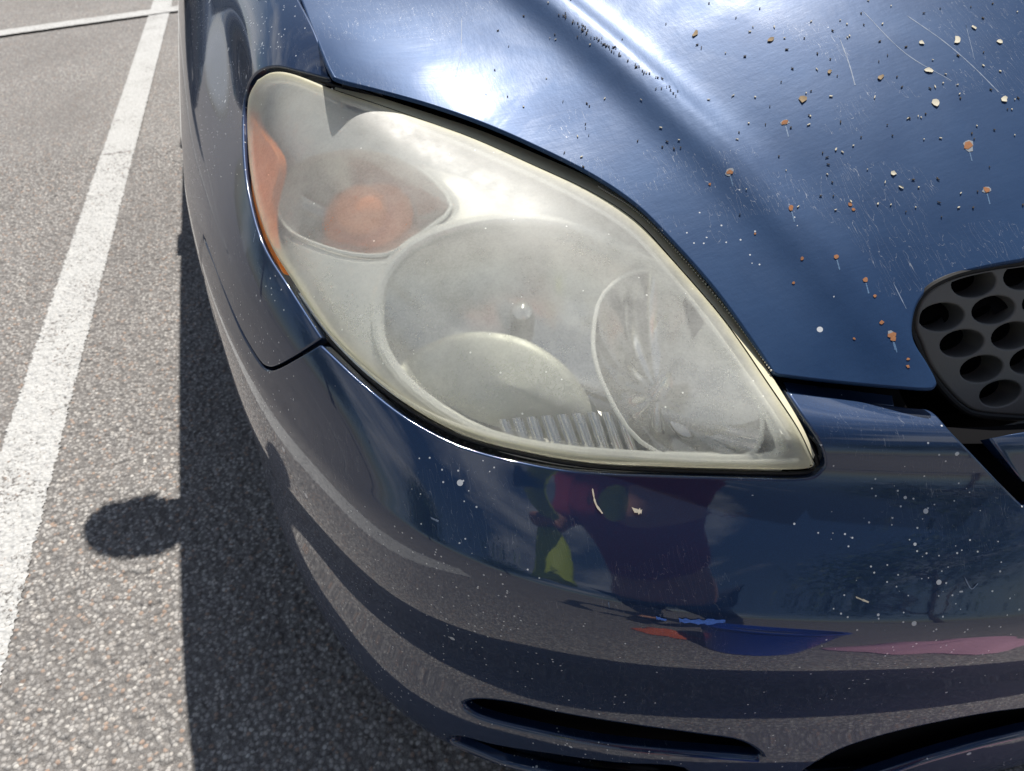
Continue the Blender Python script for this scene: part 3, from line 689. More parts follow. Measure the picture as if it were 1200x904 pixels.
bm = bmesh.new(); gp_ = [Vector(bp(x, y, .010)[0]) for x, y in grow(lens_px, 3)]; gp_ += gp_[:2]; tube(bm, gp_, .0022, 8, False); bm_obj('lamp_seal', bm, M['seal'], car)
# shelf under the hood edge
grid_surface('under_hood_shelf', body, np.arange(10.8, NU-10.8+.01, .05), np.arange(1.0, 2.31, .05), .030, M['cavity'], car, cut=caster(.03).px(grow(lens_px, 6)))
lt2 = smooth([(372, 88), (392, 98), (440, 116), (500, 137), (560, 159), (620, 186), (690, 217), (745, 252), (792, 300), (852, 370), (902, 442), (930, 475)], 6)
def shift(l, k):
    P = np.array(l); T = np.gradient(P, axis=0); T /= np.linalg.norm(T, axis=1, keepdims=True); return [tuple(p) for p in P+np.stack([T[:, 1], -T[:, 0]], 1)*k]
_o = shift(lt2, 1)
_g = [tuple(np.array(a)+(np.array(b)-np.array(a))*float(np.interp(a[0], [380, 480, 560, 760], [12, 16, 26, 34]))) for a, b in zip(lt2, _o)]
band('gap_channel', shift(lt2, 4), _g, .010, .036, M['cavity'], car, 5)
V = []; 
for x, y, o_ in ((400, 96, .014), (446, 108, .014), (453, 120, .014), (404, 104, .014)): V.append(bp(x, y, o_)[0])
Vb = [v-np.array([0, 0, .03]) for v in V]
mesh_obj('foam_block', V+Vb, [[0, 1, 2, 3], [0, 4, 5, 1], [1, 5, 6, 2], [2, 6, 7, 3], [3, 7, 4, 0]], M['inner'], car, smooth=False)
panel('bracket_strip', body, caster(.010).px([(918, 447), (960, 452), (1045, 463), (1048, 476), (1000, 472), (925, 461)]), .06, .06, M['paint'], car, off=-.010, r=.0015, depth=.008)

hlg = Height(lambda X, Y: hood_z(X, Y)-.050, 0, 1, 0, 1)
xs_ = np.arange(-.02, CX+.001, .01); ys_ = np.arange(.25, 1.3, .01); U_, V_ = np.meshgrid(xs_, ys_, indexing='ij')
ci = []; hp_ = np.array(hl); ctr_ = np.array([.6, .9])
for p in hp_: d_ = p-ctr_; ci.append(tuple(p+d_/np.linalg.norm(d_)*(-.09 if p[0] < .42 else .0)))
cpoly = ci+[(CX+.02, ci[-1][1]), (CX+.02, 1.31), (-.03, 1.31)]
Pz, _, _, _ = hlg.ev(U_, V_); ny_ = len(ys_); Fc = []
for i in range(len(xs_)-1):
    for j in range(ny_-1):
        if inside(cpoly, np.array([xs_[i]+.005]), np.array([ys_[j]+.005]))[0]: a = i*ny_+j; Fc.append([a, a+ny_, a+ny_+1, a+1])
Vl = Pz.reshape(-1, 3); Vm = Vl.copy(); Vm[:, 0] = 2*CX-Vm[:, 0]; mesh_obj('engine_bay_liner', np.vstack([Vl, Vm]), Fc+[[q+len(Vl) for q in f][::-1] for f in Fc], M['cavity'], car)
# ------------------------------------------------------------------ grille
gx = np.linspace(.28, 2*CX-.28, 30); gz = np.linspace(.50, .86, 14); GX, GZ = np.meshgrid(gx, gz, indexing='ij')
gs = Spline(np.stack([GX, .352+.45*(GZ-.70)+.42*(GX-CX)**2, GZ], -1))
if gs.ev(np.array([5.]), np.array([5.]))[1][0, 1] > 0: gs.flip = -1
gc_ = Caster(gs, np.linspace(0, gs.nu-1e-3, 200), np.linspace(0, gs.nv-1e-3, 100))
gedge = smooth([(1199, 309), (1165, 314), (1125, 323), (1094, 338), (1078, 358), (1073, 382), (1080, 402), (1092, 430), (1112, 457), (1132, 476), (1152, 484), (1199, 488)], 6)
ge = gc_.px(gedge); gm = lambda l: [(gs.nu-u, v) for u, v in l]
gloop = join(ge, gm(ge)[::-1])
cc = [gc_.px([p])[0] for p in [(1104, 372), (1165, 363.5), (1128, 403)]]
cc = [np.array(c) for c in cc]; b1 = cc[1]-cc[0]; b2 = cc[2]-cc[0]
rx = abs(gc_.px([(1165+29, 363)])[0][0]-cc[1][0]); ry = abs(gc_.px([(1165, 363-19)])[0][1]-cc[1][1])
gholes = []
ginset = np.array(gloop); 
for i in range(-3, 12):
    for j in range(-6, 7):
        c = cc[0]+b1*i+b2*j
        if c[0] > gs.nu/2+.02: continue
        ang = np.linspace(0, 2*pi, 22, endpoint=False); h = np.stack([c[0]+rx*.86*np.cos(ang), c[1]+ry*.84*np.sin(ang)], 1)
        if not inside(gloop, np.array([c[0]]), np.array([c[1]]))[0]: continue
        ins = inside(gloop, h[:, 0], h[:, 1])
        # pull points in so that every hole stays inside the rim
        ok_ = True
        for q in range(len(h)):
            f = 1.
            while f > .3:
                p_ = c+(h[q]-c)*f*1.0; pe = c+(h[q]-c)*(f+.16*1.0)
                if inside(gloop, pe[:1], pe[1:])[0]: break
                f -= .04
            h[q] = c+(h[q]-c)*f
            if f < .35: ok_ = False
        if ok_: gholes.append([tuple(p) for p in h])
gall = gholes+[gm(h)[::-1] for h in gholes if np.mean([p[0] for p in h]) < gs.nu/2-rx-.1]
grille = panel('grille', gs, gloop, .2, .2, M['grille'], car, r=.003, depth=.026, holes=gall, hole_r=.0018)
panel('grille_backing', gs, gloop, .5, .5, M['cavity'], car, off=-.045, r=.001, depth=.002)
ring = gc_.px(grow(gedge, 0))
P, n, _, _ = gs.ev(np.array([p[0] for p in gloop]), np.array([p[1] for p in gloop])); cen_ = P.mean(0)
bm = bmesh.new(); q = [Vector(p+(p-cen_)*.018-nn*.001) for p, nn in zip(P, n)]; q += q[:2]; tube(bm, q, .0030, 8, False); bm_obj('grille_rim', bm, M['black'], car)
# black filler between the grille, the hood and the bumper
V = []; ks = len(P)
for f, d in ((1.0, -.006), (1.02, -.03), (1.03, -.07)):
    for p, nn in zip(P, n): V.append(cen_+(p-cen_)*np.array([f, 1, f])+nn*d)
mesh_obj('grille_surround', V, [[i*ks+j, i*ks+(j+1) % ks, (i+1)*ks+(j+1) % ks, (i+1)*ks+j] for i in range(2) for j in range(ks)], M['black'], car)
print('tris', sum(len(o.data.polygons) for o in bpy.data.objects if o.type == 'MESH'))

# blue centre section of the bumper under the grille
cp_ = caster(.004)
ctr = Caster(body, np.linspace(11, 14, 120), np.linspace(1, 7, 120), .004)
tri_ = ctr.px([(1160, 514), (1199, 506), (1199, 566)])
P, n, _, _ = body.ev(np.array([t[0] for t in tri_]), np.array([t[1] for t in tri_])); 
cl = join([tri_[0]], [tri_[1]], [(NU-tri_[1][0], tri_[1][1])], [(NU-tri_[0][0], tri_[0][1])], [(NU-tri_[2][0], tri_[2][1])], [tri_[2]])
panel('bumper_bridge', body, cl, .08, .08, M['paint'], car, off=-.004, r=.002, depth=.012)
grid_surface('bumper_core', body, np.arange(10.8, NU-10.8+.01, .05), np.arange(.6, 5.6, .05), .040, M['cavity'], car, cut=caster(.04).px(grow(lens_px, 10)))

# ------------------------------------------------------------------ rest of the car
def side_skin(name, outline, mat, r=.0022):
    uv = side_uv(outline)
    for mir in (False, True): panel(name, body, uv, .1, .1, mat, car, r=r, depth=.012, mirror=mir)
lin = lambda a, b, n: [(a[0]+(b[0]-a[0])*t, a[1]+(b[1]-a[1])*t) for t in np.linspace(0, 1, n)]
side_skin('front_door', lin((1.706, .26), (2.68, .26), 12)+lin((2.68, .30), (2.68, .93), 8)+lin((2.66, .955), (1.706, .945), 12)+lin((1.706, .90), (1.706, .30), 8), M['paint'])
side_skin('rear_door', lin((2.686, .26), (3.20, .26), 8)+lin((3.22, .30), (3.42, .66), 6)+lin((3.50, .74), (3.50, .93), 4)+lin((3.48, .955), (2.686, .955), 9)+lin((2.686, .90), (2.686, .30), 8), M['paint'])
RWY = 3.62
side_skin('quarter_panel', [(3.506, .95)]+lin((3.506, .90), (3.506, .70), 4)+[(RWY-WR*cos(a), WZ+WR*sin(a)) for a in np.linspace(radians(78), radians(165), 14)]+lin((4.02, .30), (4.19, .32), 3)+lin((4.19, .4), (4.19, .92), 6)+lin((4.15, .955), (3.6, .955), 6), M['paint'])
# lofted body core (dark) so that nothing is seen through the gaps
def loft(name, secs, mat, closed_ends=True):
    V = []; Fc = []; k = len(secs[0])
    for s_ in secs: V += s_
    for i in range(len(secs)-1):
        for j in range(k): Fc.append([i*k+j, i*k+(j+1) % k, (i+1)*k+(j+1) % k, (i+1)*k+j])
    if closed_ends: Fc += [list(range(k))[::-1], [(len(secs)-1)*k+j for j in range(k)]]
    return mesh_obj(name, V, Fc, mat, car)
def sec(y, hw0, z0, hw1, z1, hw2, z2): return [(CX-hw0, y, z0), (CX-hw1, y, z1), (CX-hw2, y, z2), (CX+hw2, y, z2), (CX+hw1, y, z1), (CX+hw0, y, z0)]
core = loft('floor_pan', [sec(.95, .45, .24, .50, .40, .45, .52), sec(1.0, .50, .20, .50, .45, .50, .62), sec(1.48, .50, .20, .50, .5, .55, .78), sec(1.52, .84, .22, .86, .6, .66, .93), sec(3.2, .84, .22, .86, .6, .68, .95), sec(3.26, .50, .25, .60, .6, .68, .95), sec(4.0, .50, .28, .6, .6, .68, .95), sec(4.15, .84, .32, .86, .6, .70, .97)], M['cavity'])
RF = [(1.42, .672, 1.02, .50, 1.03), (2.12, .600, 1.46, .44, 1.50), (2.6, .600, 1.515, .44, 1.545), (3.3, .595, 1.505, .44, 1.535), (3.95, .575, 1.44, .42, 1.47), (4.22, .62, 1.02, .44, 1.03)]
roof = loft('roof', [[(CX-a, y, z-.03), (CX-a, y, z), (CX-b, y, z2), (CX, y, z2+.012), (CX+b, y, z2), (CX+a, y, z), (CX+a, y, z-.03)] for y, a, z, b, z2 in RF[1:5]], M['paint'])
def quad(name, pts, mat, th=.006, sub=8):
    a, b, c, d = [np.array(p, float) for p in pts]; V = []; n_ = np.cross(b-a, d-a); n_ /= np.linalg.norm(n_)
    for i in range(sub+1):
        for j in range(sub+1): s_, t = i/sub, j/sub; V.append((a*(1-s_)+b*s_)*(1-t)+(d*(1-s_)+c*s_)*t+n_*.02*4*s_*(1-s_))
    k = sub+1; Fc = [[i*k+j, (i+1)*k+j, (i+1)*k+j+1, i*k+j+1] for i in range(sub) for j in range(sub)]; o = mesh_obj(name, V, Fc, mat, car)
    return o
quad('windshield', [(CX-.64, 1.44, 1.02), (CX+.64, 1.44, 1.02), (CX+.57, 2.13, 1.47), (CX-.57, 2.13, 1.47)], M['glassdark'])
quad('rear_window', [(CX+.60, 4.18, 1.05), (CX-.60, 4.18, 1.05), (CX-.56, 3.96, 1.42), (CX+.56, 3.96, 1.42)], M['glassdark'])
for sx in (-1, 1):
    X = lambda h: CX+sx*h
    bm = bmesh.new()
    for y0, y1 in ((1.62, 2.66), (2.72, 3.45), (3.50, 4.05)):
        t0 = max(0, (2.2-y0)/.76) if y0 < 2.2 else 0
        top0 = (X(.602), max(y0, 2.22), 1.43); top1 = (X(.598), min(y1, 3.88), 1.43)
        vs_ = [bm.verts.new(p) for p in ((X(.675), y0, .97), (X(.675), y1, .97), top1, top0)]; bm.faces.new(vs_)
        bm_obj('side_window', bm, M['glassdark'], car, smooth=False); bm = bmesh.new()
    bm.free(); bm = bmesh.new()
    tube(bm, [(X(.66), 1.42, 1.01), (X(.60), 2.16, 1.47), (X(.595), 3.0, 1.49), (X(.58), 3.94, 1.44), (X(.66), 4.2, 1.0)], .028, 8); bm_obj('pillar', bm, M['paint'], car)
    for y in (2.69, 3.475):
        bm = bmesh.new(); tube(bm, [(X(.68), y, .96), (X(.60), y, 1.46)], .022, 8); bm_obj('pillar', bm, M['black'], car)
    # door mirrors
    bm = bmesh.new(); my = 1.575; r_ = bmesh.ops.create_cube(bm, size=1); bmesh.ops.transform(bm, matrix=Matrix.LocRotScale(Vector((X(.885), my, 1.0)), None, Vector((.19, .11, .13))), verts=r_['verts'])
    bmesh.ops.subdivide_edges(bm, edges=bm.edges[:], cuts=3, use_grid_fill=True)
    c_ = Vector((X(.885), my, 1.0))
    for v in bm.verts:
        d = v.co-c_; q = Vector((d.x/.105, d.y/.06, d.z/.075)); m_ = max(abs(q.x), abs(q.y), abs(q.z)); l_ = q.length
        if l_ > 0:
            k_ = m_/l_; k_ = .45+.55*k_ if False else (m_/l_)**.95; v.co = c_+Vector((d.x*k_, d.y*k_*(1.0 if d.y > 0 else 1.2), d.z*k_))
    for v in bm.verts: v.co.y += .32*sx*(v.co.x-c_.x)
    mirror_ = bm_obj('side_mirror', bm, M['paint'], car)
    bm = bmesh.new(); box(bm, (X(.905), my+.062, 1.015), (.10, .004, .07), bev=.001); bm_obj('mirror_glass', bm, M['bowl2'], mirror_)
    bm = bmesh.new(); tube(bm, [(X(.66), my-.01, .985), (X(.74), my-.01, .985), (X(.84), my, .995)], [.045, .035, .04], 12); bm_obj('mirror_arm', bm, M['black'], car)
    for y in (2.55, 3.38):
        bm = bmesh.new(); tube(bm, [(X(.845), y-.10, .80), (X(.875), y-.07, .80), (X(.875), y+.05, .80), (X(.845), y+.08, .80)], .012, 8); bm_obj('door_handle', bm, M['paint'], car)
    # wheels
    for wy in (WY, RWY):
        xo = X(.895) if sx > 0 else X(.895)
        bm = bmesh.new(); lathe(bm, [(.20, -.10*sx+0), (.285, -.10*sx), (.312, -.075*sx), (.318, 0), (.312, .075*sx), (.285, .10*sx), (.205, .10*sx)], (X(.79), wy, .318), 48, 'X'); ty = bm_obj('wheel', bm, M['tyre'], car)
        bm = bmesh.new(); lathe(bm, [(.205, .098*sx), (.195, .085*sx), (.188, .03*sx), (.06, .02*sx), (.001, .02*sx)], (X(.79), wy, .318), 40, 'X'); bm_obj('rim_barrel', bm, M['cavity'], ty)
        for k_ in range(6):
            a = k_*pi/3; bm = bmesh.new(); tube(bm, [(X(.79)+sx*.075, wy+.03*cos(a), .318+.03*sin(a)), (X(.79)+sx*.085, wy+.11*cos(a), .318+.11*sin(a)), (X(.79)+sx*.09, wy+.20*cos(a), .318+.20*sin(a))], [.028, .020, .026], 8); bm_obj('spoke', bm, M['alloy'], ty)
        bm = bmesh.new(); lathe(bm, [(.206, .10*sx), (.198, .106*sx), (.19, .095*sx)], (X(.79), wy, .318), 40, 'X'); bm_obj('rim_flange', bm, M['alloy'], ty)
bm = bmesh.new(); box(bm, (CX, 4.2, .66), (1.62, .10, .62), bev=.04); bm_obj('tailgate', bm, M['paint'], car)
bm = bmesh.new(); box(bm, (CX, 4.25, .42), (1.66, .14, .22), bev=.05); bm_obj('rear_bumper', bm, M['paint'], car)
bm = bmesh.new(); box(bm, (CX, .50, .52), (.86, .03, .34)); bm_obj('radiator', bm, M['cavity'], car)
bm = bmesh.new(); box(bm, (CX, .45, .575), (.62, .20, .02)); bm_obj('air_guide', bm, M['cavity'], car)
bm = bmesh.new(); box(bm, (CX, 1.40, 1.0), (1.26, .16, .03), bev=.01); bm_obj('wiper_cowl', bm, M['black'], car)

# ------------------------------------------------------------------ the person taking the picture
M['shirt'] = simple('maroon_cloth', (.30, .025, .045), .9, bump=.3); M['jeans'] = simple('dark_denim', (.03, .04, .07), .9, bump=.3)
M['skin'] = simple('skin', (.50, .26, .18), .5, var=.08); M['glove'] = simple('yellow_green_glove', (.50, .62, .03), .55, bump=.2)
M['hair'] = simple('dark_brown_hair', (.03, .018, .012), .7, bump=.4); M['shoe'] = simple('black_shoe', (.02, .02, .02), .6); M['phone'] = simple('dark_blue_phone', (.02, .06, .14), .2, coat=.6)
def skinned(name, nodes, edges, mat, parent, sub=2, root=0):
    me = bpy.data.meshes.new(name); me.from_pydata([n[:3] for n in nodes], edges, []); o = bpy.data.objects.new(name, me); COL.objects.link(o)
    md = o.modifiers.new('s', 'SKIN'); 
    if not me.skin_vertices: pass
    sv = me.skin_vertices[0].data if me.skin_vertices else None
    if sv is None:
        with bpy.context.temp_override(object=o): bpy.ops.object.skin_root_mark
    for i, n in enumerate(nodes):
        r = n[3]; me.skin_vertices[0].data[i].radius = (r, n[4] if len(n) > 4 else r)
    me.skin_vertices[0].data[root].use_root = True
    md.use_smooth_shade = True; ss = o.modifiers.new('b', 'SUBSURF'); ss.levels = sub; ss.render_levels = sub
    dg = bpy.context.evaluated_depsgraph_get(); ev = o.evaluated_get(dg); m2 = bpy.data.meshes.new_from_object(ev); m2.name = name
    V = [v.co[:] for v in m2.vertices]; Fc = [list(p.vertices) for p in m2.polygons]; bpy.data.objects.remove(o); bpy.data.meshes.remove(me)
    return mesh_obj(name, V, Fc, mat, parent)
PX, PY = .08, -.42
man = empty('person', (PX, PY, 0), 'person in maroon shirt and yellow-green gloves bending over before the bumper', 'person')
try:
    q = lambda x, y, z, *r: (PX+x, PY+y, z)+r
    wl, wr = (-.075, -.10, 1.02), (.085, -.115, 1.03)
    # torso, neck, head, arms and legs as one surface
    nd = [q(0, -.22, .93, .15, .12), q(0, -.14, 1.06, .15, .11), q(0, -.02, 1.22, .17, .12), q(0, .06, 1.34, .13, .09), q(0, .12, 1.42, .055), q(0, .18, 1.50, .085, .09), q(0, .20, 1.58, .075, .085),
          q(-.19, .03, 1.31, .062), q(-.29, .08, 1.10, .05), q(-.22, .30, .985, .042), (-.085, -.145, 1.0, .030), q(.19, .03, 1.31, .062), q(.31, .06, 1.10, .05), q(.20, .28, .99, .042), (.10, -.155, 1.0, .030),
          q(-.10, -.28, .84, .095), q(-.14, -.30, .48, .062), q(-.15, -.40, .10, .042), q(-.16, -.27, .045, .036), q(.10, -.28, .84, .095), q(.12, -.30, .48, .062), q(.13, -.40, .10, .042), q(.14, -.27, .045, .036)]
    ed = [(0, 1), (1, 2), (2, 3), (3, 4), (4, 5), (5, 6), (3, 7), (7, 8), (8, 9), (9, 10), (3, 11), (11, 12), (12, 13), (13, 14), (0, 15), (15, 16), (16, 17), (17, 18), (0, 19), (19, 20), (20, 21), (21, 22)]
    skinned('body', nd, ed, M['skin'], man)
    big = lambda n, k: n[:3]+tuple(r*k for r in n[3:])
    sh = [big(nd[i], 1.22) for i in (0, 1, 2, 3)]+[big(nd[7], 1.25), big(tuple((np.array(nd[7][:3])*.35+np.array(nd[8][:3])*.65))+(.058,), 1.1), big(nd[11], 1.25), big(tuple((np.array(nd[11][:3])*.35+np.array(nd[12][:3])*.65))+(.058,), 1.1)]
    skinned('shirt', sh, [(0, 1), (1, 2), (2, 3), (3, 4), (4, 5), (3, 6), (6, 7)], M['shirt'], man)
    jn = [big(nd[0], 1.1)]+[big(nd[i], 1.15) for i in (15, 16, 17, 19, 20, 21)]
    skinned('trousers', jn, [(0, 1), (1, 2), (2, 3), (0, 4), (4, 5), (5, 6)], M['jeans'], man)
    hc2 = Vector(nd[5][:3])
    bm = bmesh.new(); blob(bm, hc2+Vector((0, -.022, .055)), .098, 24, .10); bm_obj('hair', bm, M['hair'], man)
    bm = bmesh.new()
    bm.free()
    for sx in (-1, 1): bm = bmesh.new(); blob(bm, hc2+Vector((sx*.032, .082, .028)), .010); bm_obj('eye', bm, M['hair'], man)
    bm = bmesh.new(); tube(bm, [hc2+Vector((0, .082, .03)), hc2+Vector((0, .106, -.005)), hc2+Vector((0, .088, -.015))], [.006, .013, .008], 10); bm_obj('nose', bm, M['skin'], man)
    bm = bmesh.new(); tube(bm, [hc2+Vector((x, .084-abs(x)*.3, -.042)) for x in (-.026, -.01, .01, .026)], [.003, .006, .006, .003], 8); bm_obj('mouth', bm, M['shirt'], man)
    for sx in (-1, 1):
        bm = bmesh.new(); blob(bm, hc2+Vector((sx*.088, -.005, .01)), .012, 12, .028); bm_obj('ear', bm, M['skin'], man)
        bm = bmesh.new(); fx = PX+sx*.145; box(bm, (fx, PY-.30, .045), (.095, .27, .09), bev=.03); bm_obj('shoe', bm, M['shoe'], man)
        # gloved hand: palm, four fingers curling round the phone, thumb from the side of the palm
        w = Vector((-.085, -.145, 1.0)) if sx < 0 else Vector((.10, -.155, 1.0)); U = Vector(up); Rr = Vector(rt); Fw = Vector(fw)
        edge = Vector(CAM)-Fw*.010+Rr*(sx*.078)
        palm = edge-Fw*.022+Rr*(sx*.018)-U*.02
        hn = [tuple(w)+(.032, .026), tuple(palm)+(.034, .020)]; he_ = [(0, 1)]
        hn.append(tuple(palm+U*.035)+(.030, .016)); he_.append((1, 2))
        skinned('glove_palm', hn, he_, M['glove'], man)
        for f_ in range(4):
            b = palm+U*(.040-.022*f_)+Rr*(sx*.012); ln_ = [.9, 1.0, .95, .75][f_]
            pts = [b, b+Fw*.018*ln_+Rr*(sx*.006), edge+U*(.020-.020*f_)+Fw*.001-Rr*(sx*.002)-Fw*.001, edge+U*(.018-.019*f_)-Rr*(sx*.022*ln_)-Fw*.0015]
            pts = [p-Fw*.012 for p in pts]
            skinned('finger', [tuple(p)+(r,) for p, r in zip(pts, (.010, .0095, .0085, .007))], [(0, 1), (1, 2), (2, 3)], M['glove'], man, 1)
        b = palm-Rr*(sx*.008)-U*.012; pts = [b, b-Fw*.012+U*.02-Rr*(sx*.012), b-Fw*.014+U*.045-Rr*(sx*.026)]
        skinned('thumb', [tuple(p)+(r,) for p, r in zip(pts, (.013, .011, .008))], [(0, 1), (1, 2)], M['glove'], man, 1)
except Exception as e:
    import traceback; traceback.print_exc()
V = []; Fc = []; kk = 14; gq = np.random.default_rng(4)
for i in range(10):
    t = i/9
    for j in range(kk):
        a = 2*pi*j/kk; w_ = .020+.055*t**.7; V.append((-.13+w_*cos(a)*(1+.25*sin(3*a+4*t)), -.175+.028*sin(a)*(1+.3*cos(2*a+3*t)), .985-.24*t+.02*sin(2*a)*t))
for i in range(9):
    for j in range(kk): Fc.append([i*kk+j, i*kk+(j+1) % kk, (i+1)*kk+(j+1) % kk, (i+1)*kk+j])
Fc += [list(range(kk))[::-1], [9*kk+j for j in range(kk)]]
o = mesh_obj('wash_mitt', V, Fc, M['glove'], None, origin=(-.13, -.175, .86)); setp(o, 'yellow-green wash mitt hanging from the hand at the left of the phone', 'mitt')
# the phone held at the viewpoint (its back camera is the viewpoint)
Rm = cam.matrix_world.to_3x3()
bm = bmesh.new(); box(bm, (0, 0, 0), (.158, .074, .008), bev=.003)
lensoff = Vector((.058, .022, 0))
for v in bm.verts: v.co = Rm @ (v.co-lensoff)+Vector(CAM)-Vector(fw)*.006*1.0
ph = bm_obj('phone', bm, M['phone'], None, origin=tuple(CAM)); setp(ph, 'dark blue phone held sideways in gloved hands in front of the car', 'phone')

# ------------------------------------------------------------------ bucket, towel, bag in front of the bumper
M['bucket'] = simple('blue_bucket_plastic', (.012, .06, .42), .3, coat=.3); M['water'] = simple('grey_wash_water', (.10, .11, .11), .05); M['steel'] = simple('steel_wire', (.6, .6, .6), .3, .9)
BX, BY = .32, -.36
bk = empty('bucket', (BX, BY, 0), 'blue plastic bucket of wash water on the asphalt before the bumper', 'bucket')
bm = bmesh.new(); lathe(bm, [(.0, .004), (.11, .004), (.118, .0), (.150, .29), (.158, .29), (.160, .302), (.152, .305), (.146, .300), (.118, .02), (0, .012)], (BX, BY, .004), 48); bm_obj('shell', bm, M['bucket'], bk)
bm = bmesh.new(); lathe(bm, [(0, .21), (.137, .21)], (BX, BY, 0), 40); bm_obj('water', bm, M['water'], bk)
bm = bmesh.new(); tube(bm, [(BX+.16*cos(a), BY-.03-.10*sin(a), .285-.05*sin(a)) for a in np.linspace(0, pi, 16)], .003, 6); bm_obj('handle', bm, M['steel'], bk)
def heap(name, c, r, mat, label, cat, h=.07, seed=1):
    g = np.random.default_rng(seed); k = 40; V = []; Fc = []; ph_ = g.random(6)*6
    for i in range(12):
        for j in range(k):
            a = 2*pi*j/k; t = i/11; rr = r*(1-t)*(1+.18*sin(3*a+ph_[0])+.10*sin(7*a+ph_[1]+4*t)); z = h*(sin(t*pi/2)**.8)*(1+.3*sin(4*a+ph_[2]+6*t)*(1-t))+.004*(1-t)
            V.append((c[0]+rr*cos(a)*1.3, c[1]+rr*sin(a), z))
    for i in range(11):
        for j in range(k): Fc.append([i*k+j, i*k+(j+1) % k, (i+1)*k+(j+1) % k, (i+1)*k+j])
    o = mesh_obj(name, V, Fc, mat, None, origin=(c[0], c[1], 0)); return setp(o, label, cat)
heap('cloth', (BX-.25, BY-.08), .07, simple('orange_cloth', (.62, .14, .05), .9, bump=.4, nscale=60), 'crumpled orange cloth on the asphalt left of the blue bucket', 'cloth', .06, 3)
heap('towel', (BX+.42, BY-.04), .16, simple('pink_towel', (.55, .30, .40), .95, bump=.5, nscale=50), 'crumpled pink towel on the asphalt right of the blue bucket', 'towel', .10, 5)

# ------------------------------------------------------------------ seeds and chaff lying on the hood
M['husk'] = simple('dry_husk', (.30, .22, .13), .9, nscale=300, var=.4); M['pale'] = simple('pale_petal', (.55, .51, .40), .8, nscale=300); M['rust'] = simple('rust', (.28, .12, .05), .9, nscale=500, var=.5); M['primer'] = simple('grey_primer', (.20, .22, .25), .7, nscale=300); M['chaff'] = simple('dark_chaff', (.05, .04, .03), .9, nscale=200)
def hpt(x, y):
    u = hc.px([(x, y)])[0]; P, n, _, _ = hood.ev(np.array([u[0]]), np.array([u[1]])); return Vector(P[0]), Vector(n[0])
def flake(bm, P, n, l, w, ang, th=.0006, bend=.0008, lift=.0003, pts=7):
    t = n.orthogonal().normalized(); t = (Matrix.Rotation(ang, 3, n) @ t); b = n.cross(t); top, bot = [], []
    for s_ in np.linspace(0, 2*pi, pts, endpoint=False):
        j = 1+random.uniform(-.32, .32); x = cos(s_)*l*.5*j; y = sin(s_)*w*.5*j; z = bend*(abs(cos(s_))**2)+lift; p = P+t*x+b*y+n*z; top.append(bm.verts.new(p+n*th)); bot.append(bm.verts.new(p))
    ct = bm.verts.new(P+n*(lift+th*1.4))
    for i in range(pts): j = (i+1) % pts; bm.faces.new((top[i], top[j], ct)); bm.faces.new((bot[i], bot[j], top[j], top[i]))
big_bits = [(815, 40, 14, 6, 'husk', 'brown seed husk lying in the bright patch of the hood'), (903, 47, 10, 6, 'husk', 'brown husk on the hood just right of the bright patch'), (1122, 48, 13, 7, 'pale', 'cream husk on the hood near the top right, longest of the pale bits'),
            (1097, 121, 13, 9, 'pale', 'broad cream petal bit on the hood at the end of its short shadow'), (1088, 83, 8, 9, 'pale', 'small curled cream crescent on the blue hood'), (941, 117, 10, 9, 'husk', 'tan crumb on the middle of the hood'),
            (1032, 91, 9, 5, 'husk', 'thin dark brown husk on the hood left of the cream crescent'), (1177, 117, 9, 6, 'pale', 'cream bit on the hood at the end of a long scratch'), (1047, 204, 6, 7, 'pale', 'small pale chip-shaped petal low on the hood'),
            (1141, 33, 4, 7, 'pale', 'tiny upright cream seed near the top right of the hood'), (1171, 50, 6, 5, 'pale', 'small cream seed beside the grey chaff at upper right of the hood'), (1056, 220, 3, 8, 'pale', 'narrow white seed standing out low on the hood'), (972, 85, 6, 4, 'husk', 'pale tan sliver on the upper middle of the hood'), (1080, 51, 6, 6, 'pale', 'cream crumb left of the longest pale husk')]
for x, y, wpx, hpx, mt, lb_ in big_bits:
    P, n = hpt(x, y); d = (P-Vector(CAM)).length/F*.72; bm = bmesh.new(); flake(bm, P, n, wpx*d*1.05, hpx*d*1.2, random.uniform(-.5, .5), th=.0004, bend=.0007, pts=8); o = bm_obj('seed_husk' if mt == 'husk' else 'petal', bm, M[mt], None, origin=tuple(P)); setp(o, lb_, 'husk' if mt == 'husk' else 'petal')
bmc = bmesh.new(); bmp = bmesh.new()
for i in range(230):
    if i < 60: t = random.random(); x = 640+155*t+random.gauss(0, 2.5); y = 0+112*t**.95+random.gauss(0, 2)     # collected along the crease
    elif i < 150: x = random.uniform(560, 1199); y = random.uniform(0, 200)**1.0
    else: x = random.uniform(860, 1199); y = random.uniform(0, 260)
    r_ = hc.px([(x, y)])
    if not r_: continue
    u = r_[0]
    if not inside(hl, np.array([u[0]]), np.array([u[1]]))[0] and u[0] < CX and not inside(hfull, np.array([u[0]]), np.array([u[1]]))[0]: continue
    P, n = hpt(x, y); flake(bmc if (i < 60 or random.random() < .6) else bmp, P, n, random.uniform(.0012, .0036), random.uniform(.0008, .0016), random.uniform(0, 6), pts=5, bend=.0003)
setp(bm_obj('hood_chaff', bmc, M['chaff'], None), 'dark chaff and grit scattered on the hood and along its crease', 'chaff', kind='stuff')
setp(bm_obj('hood_crumbs', bmp, M['pale'], None), 'tiny pale crumbs sprinkled over the upper hood', 'crumbs', kind='stuff')
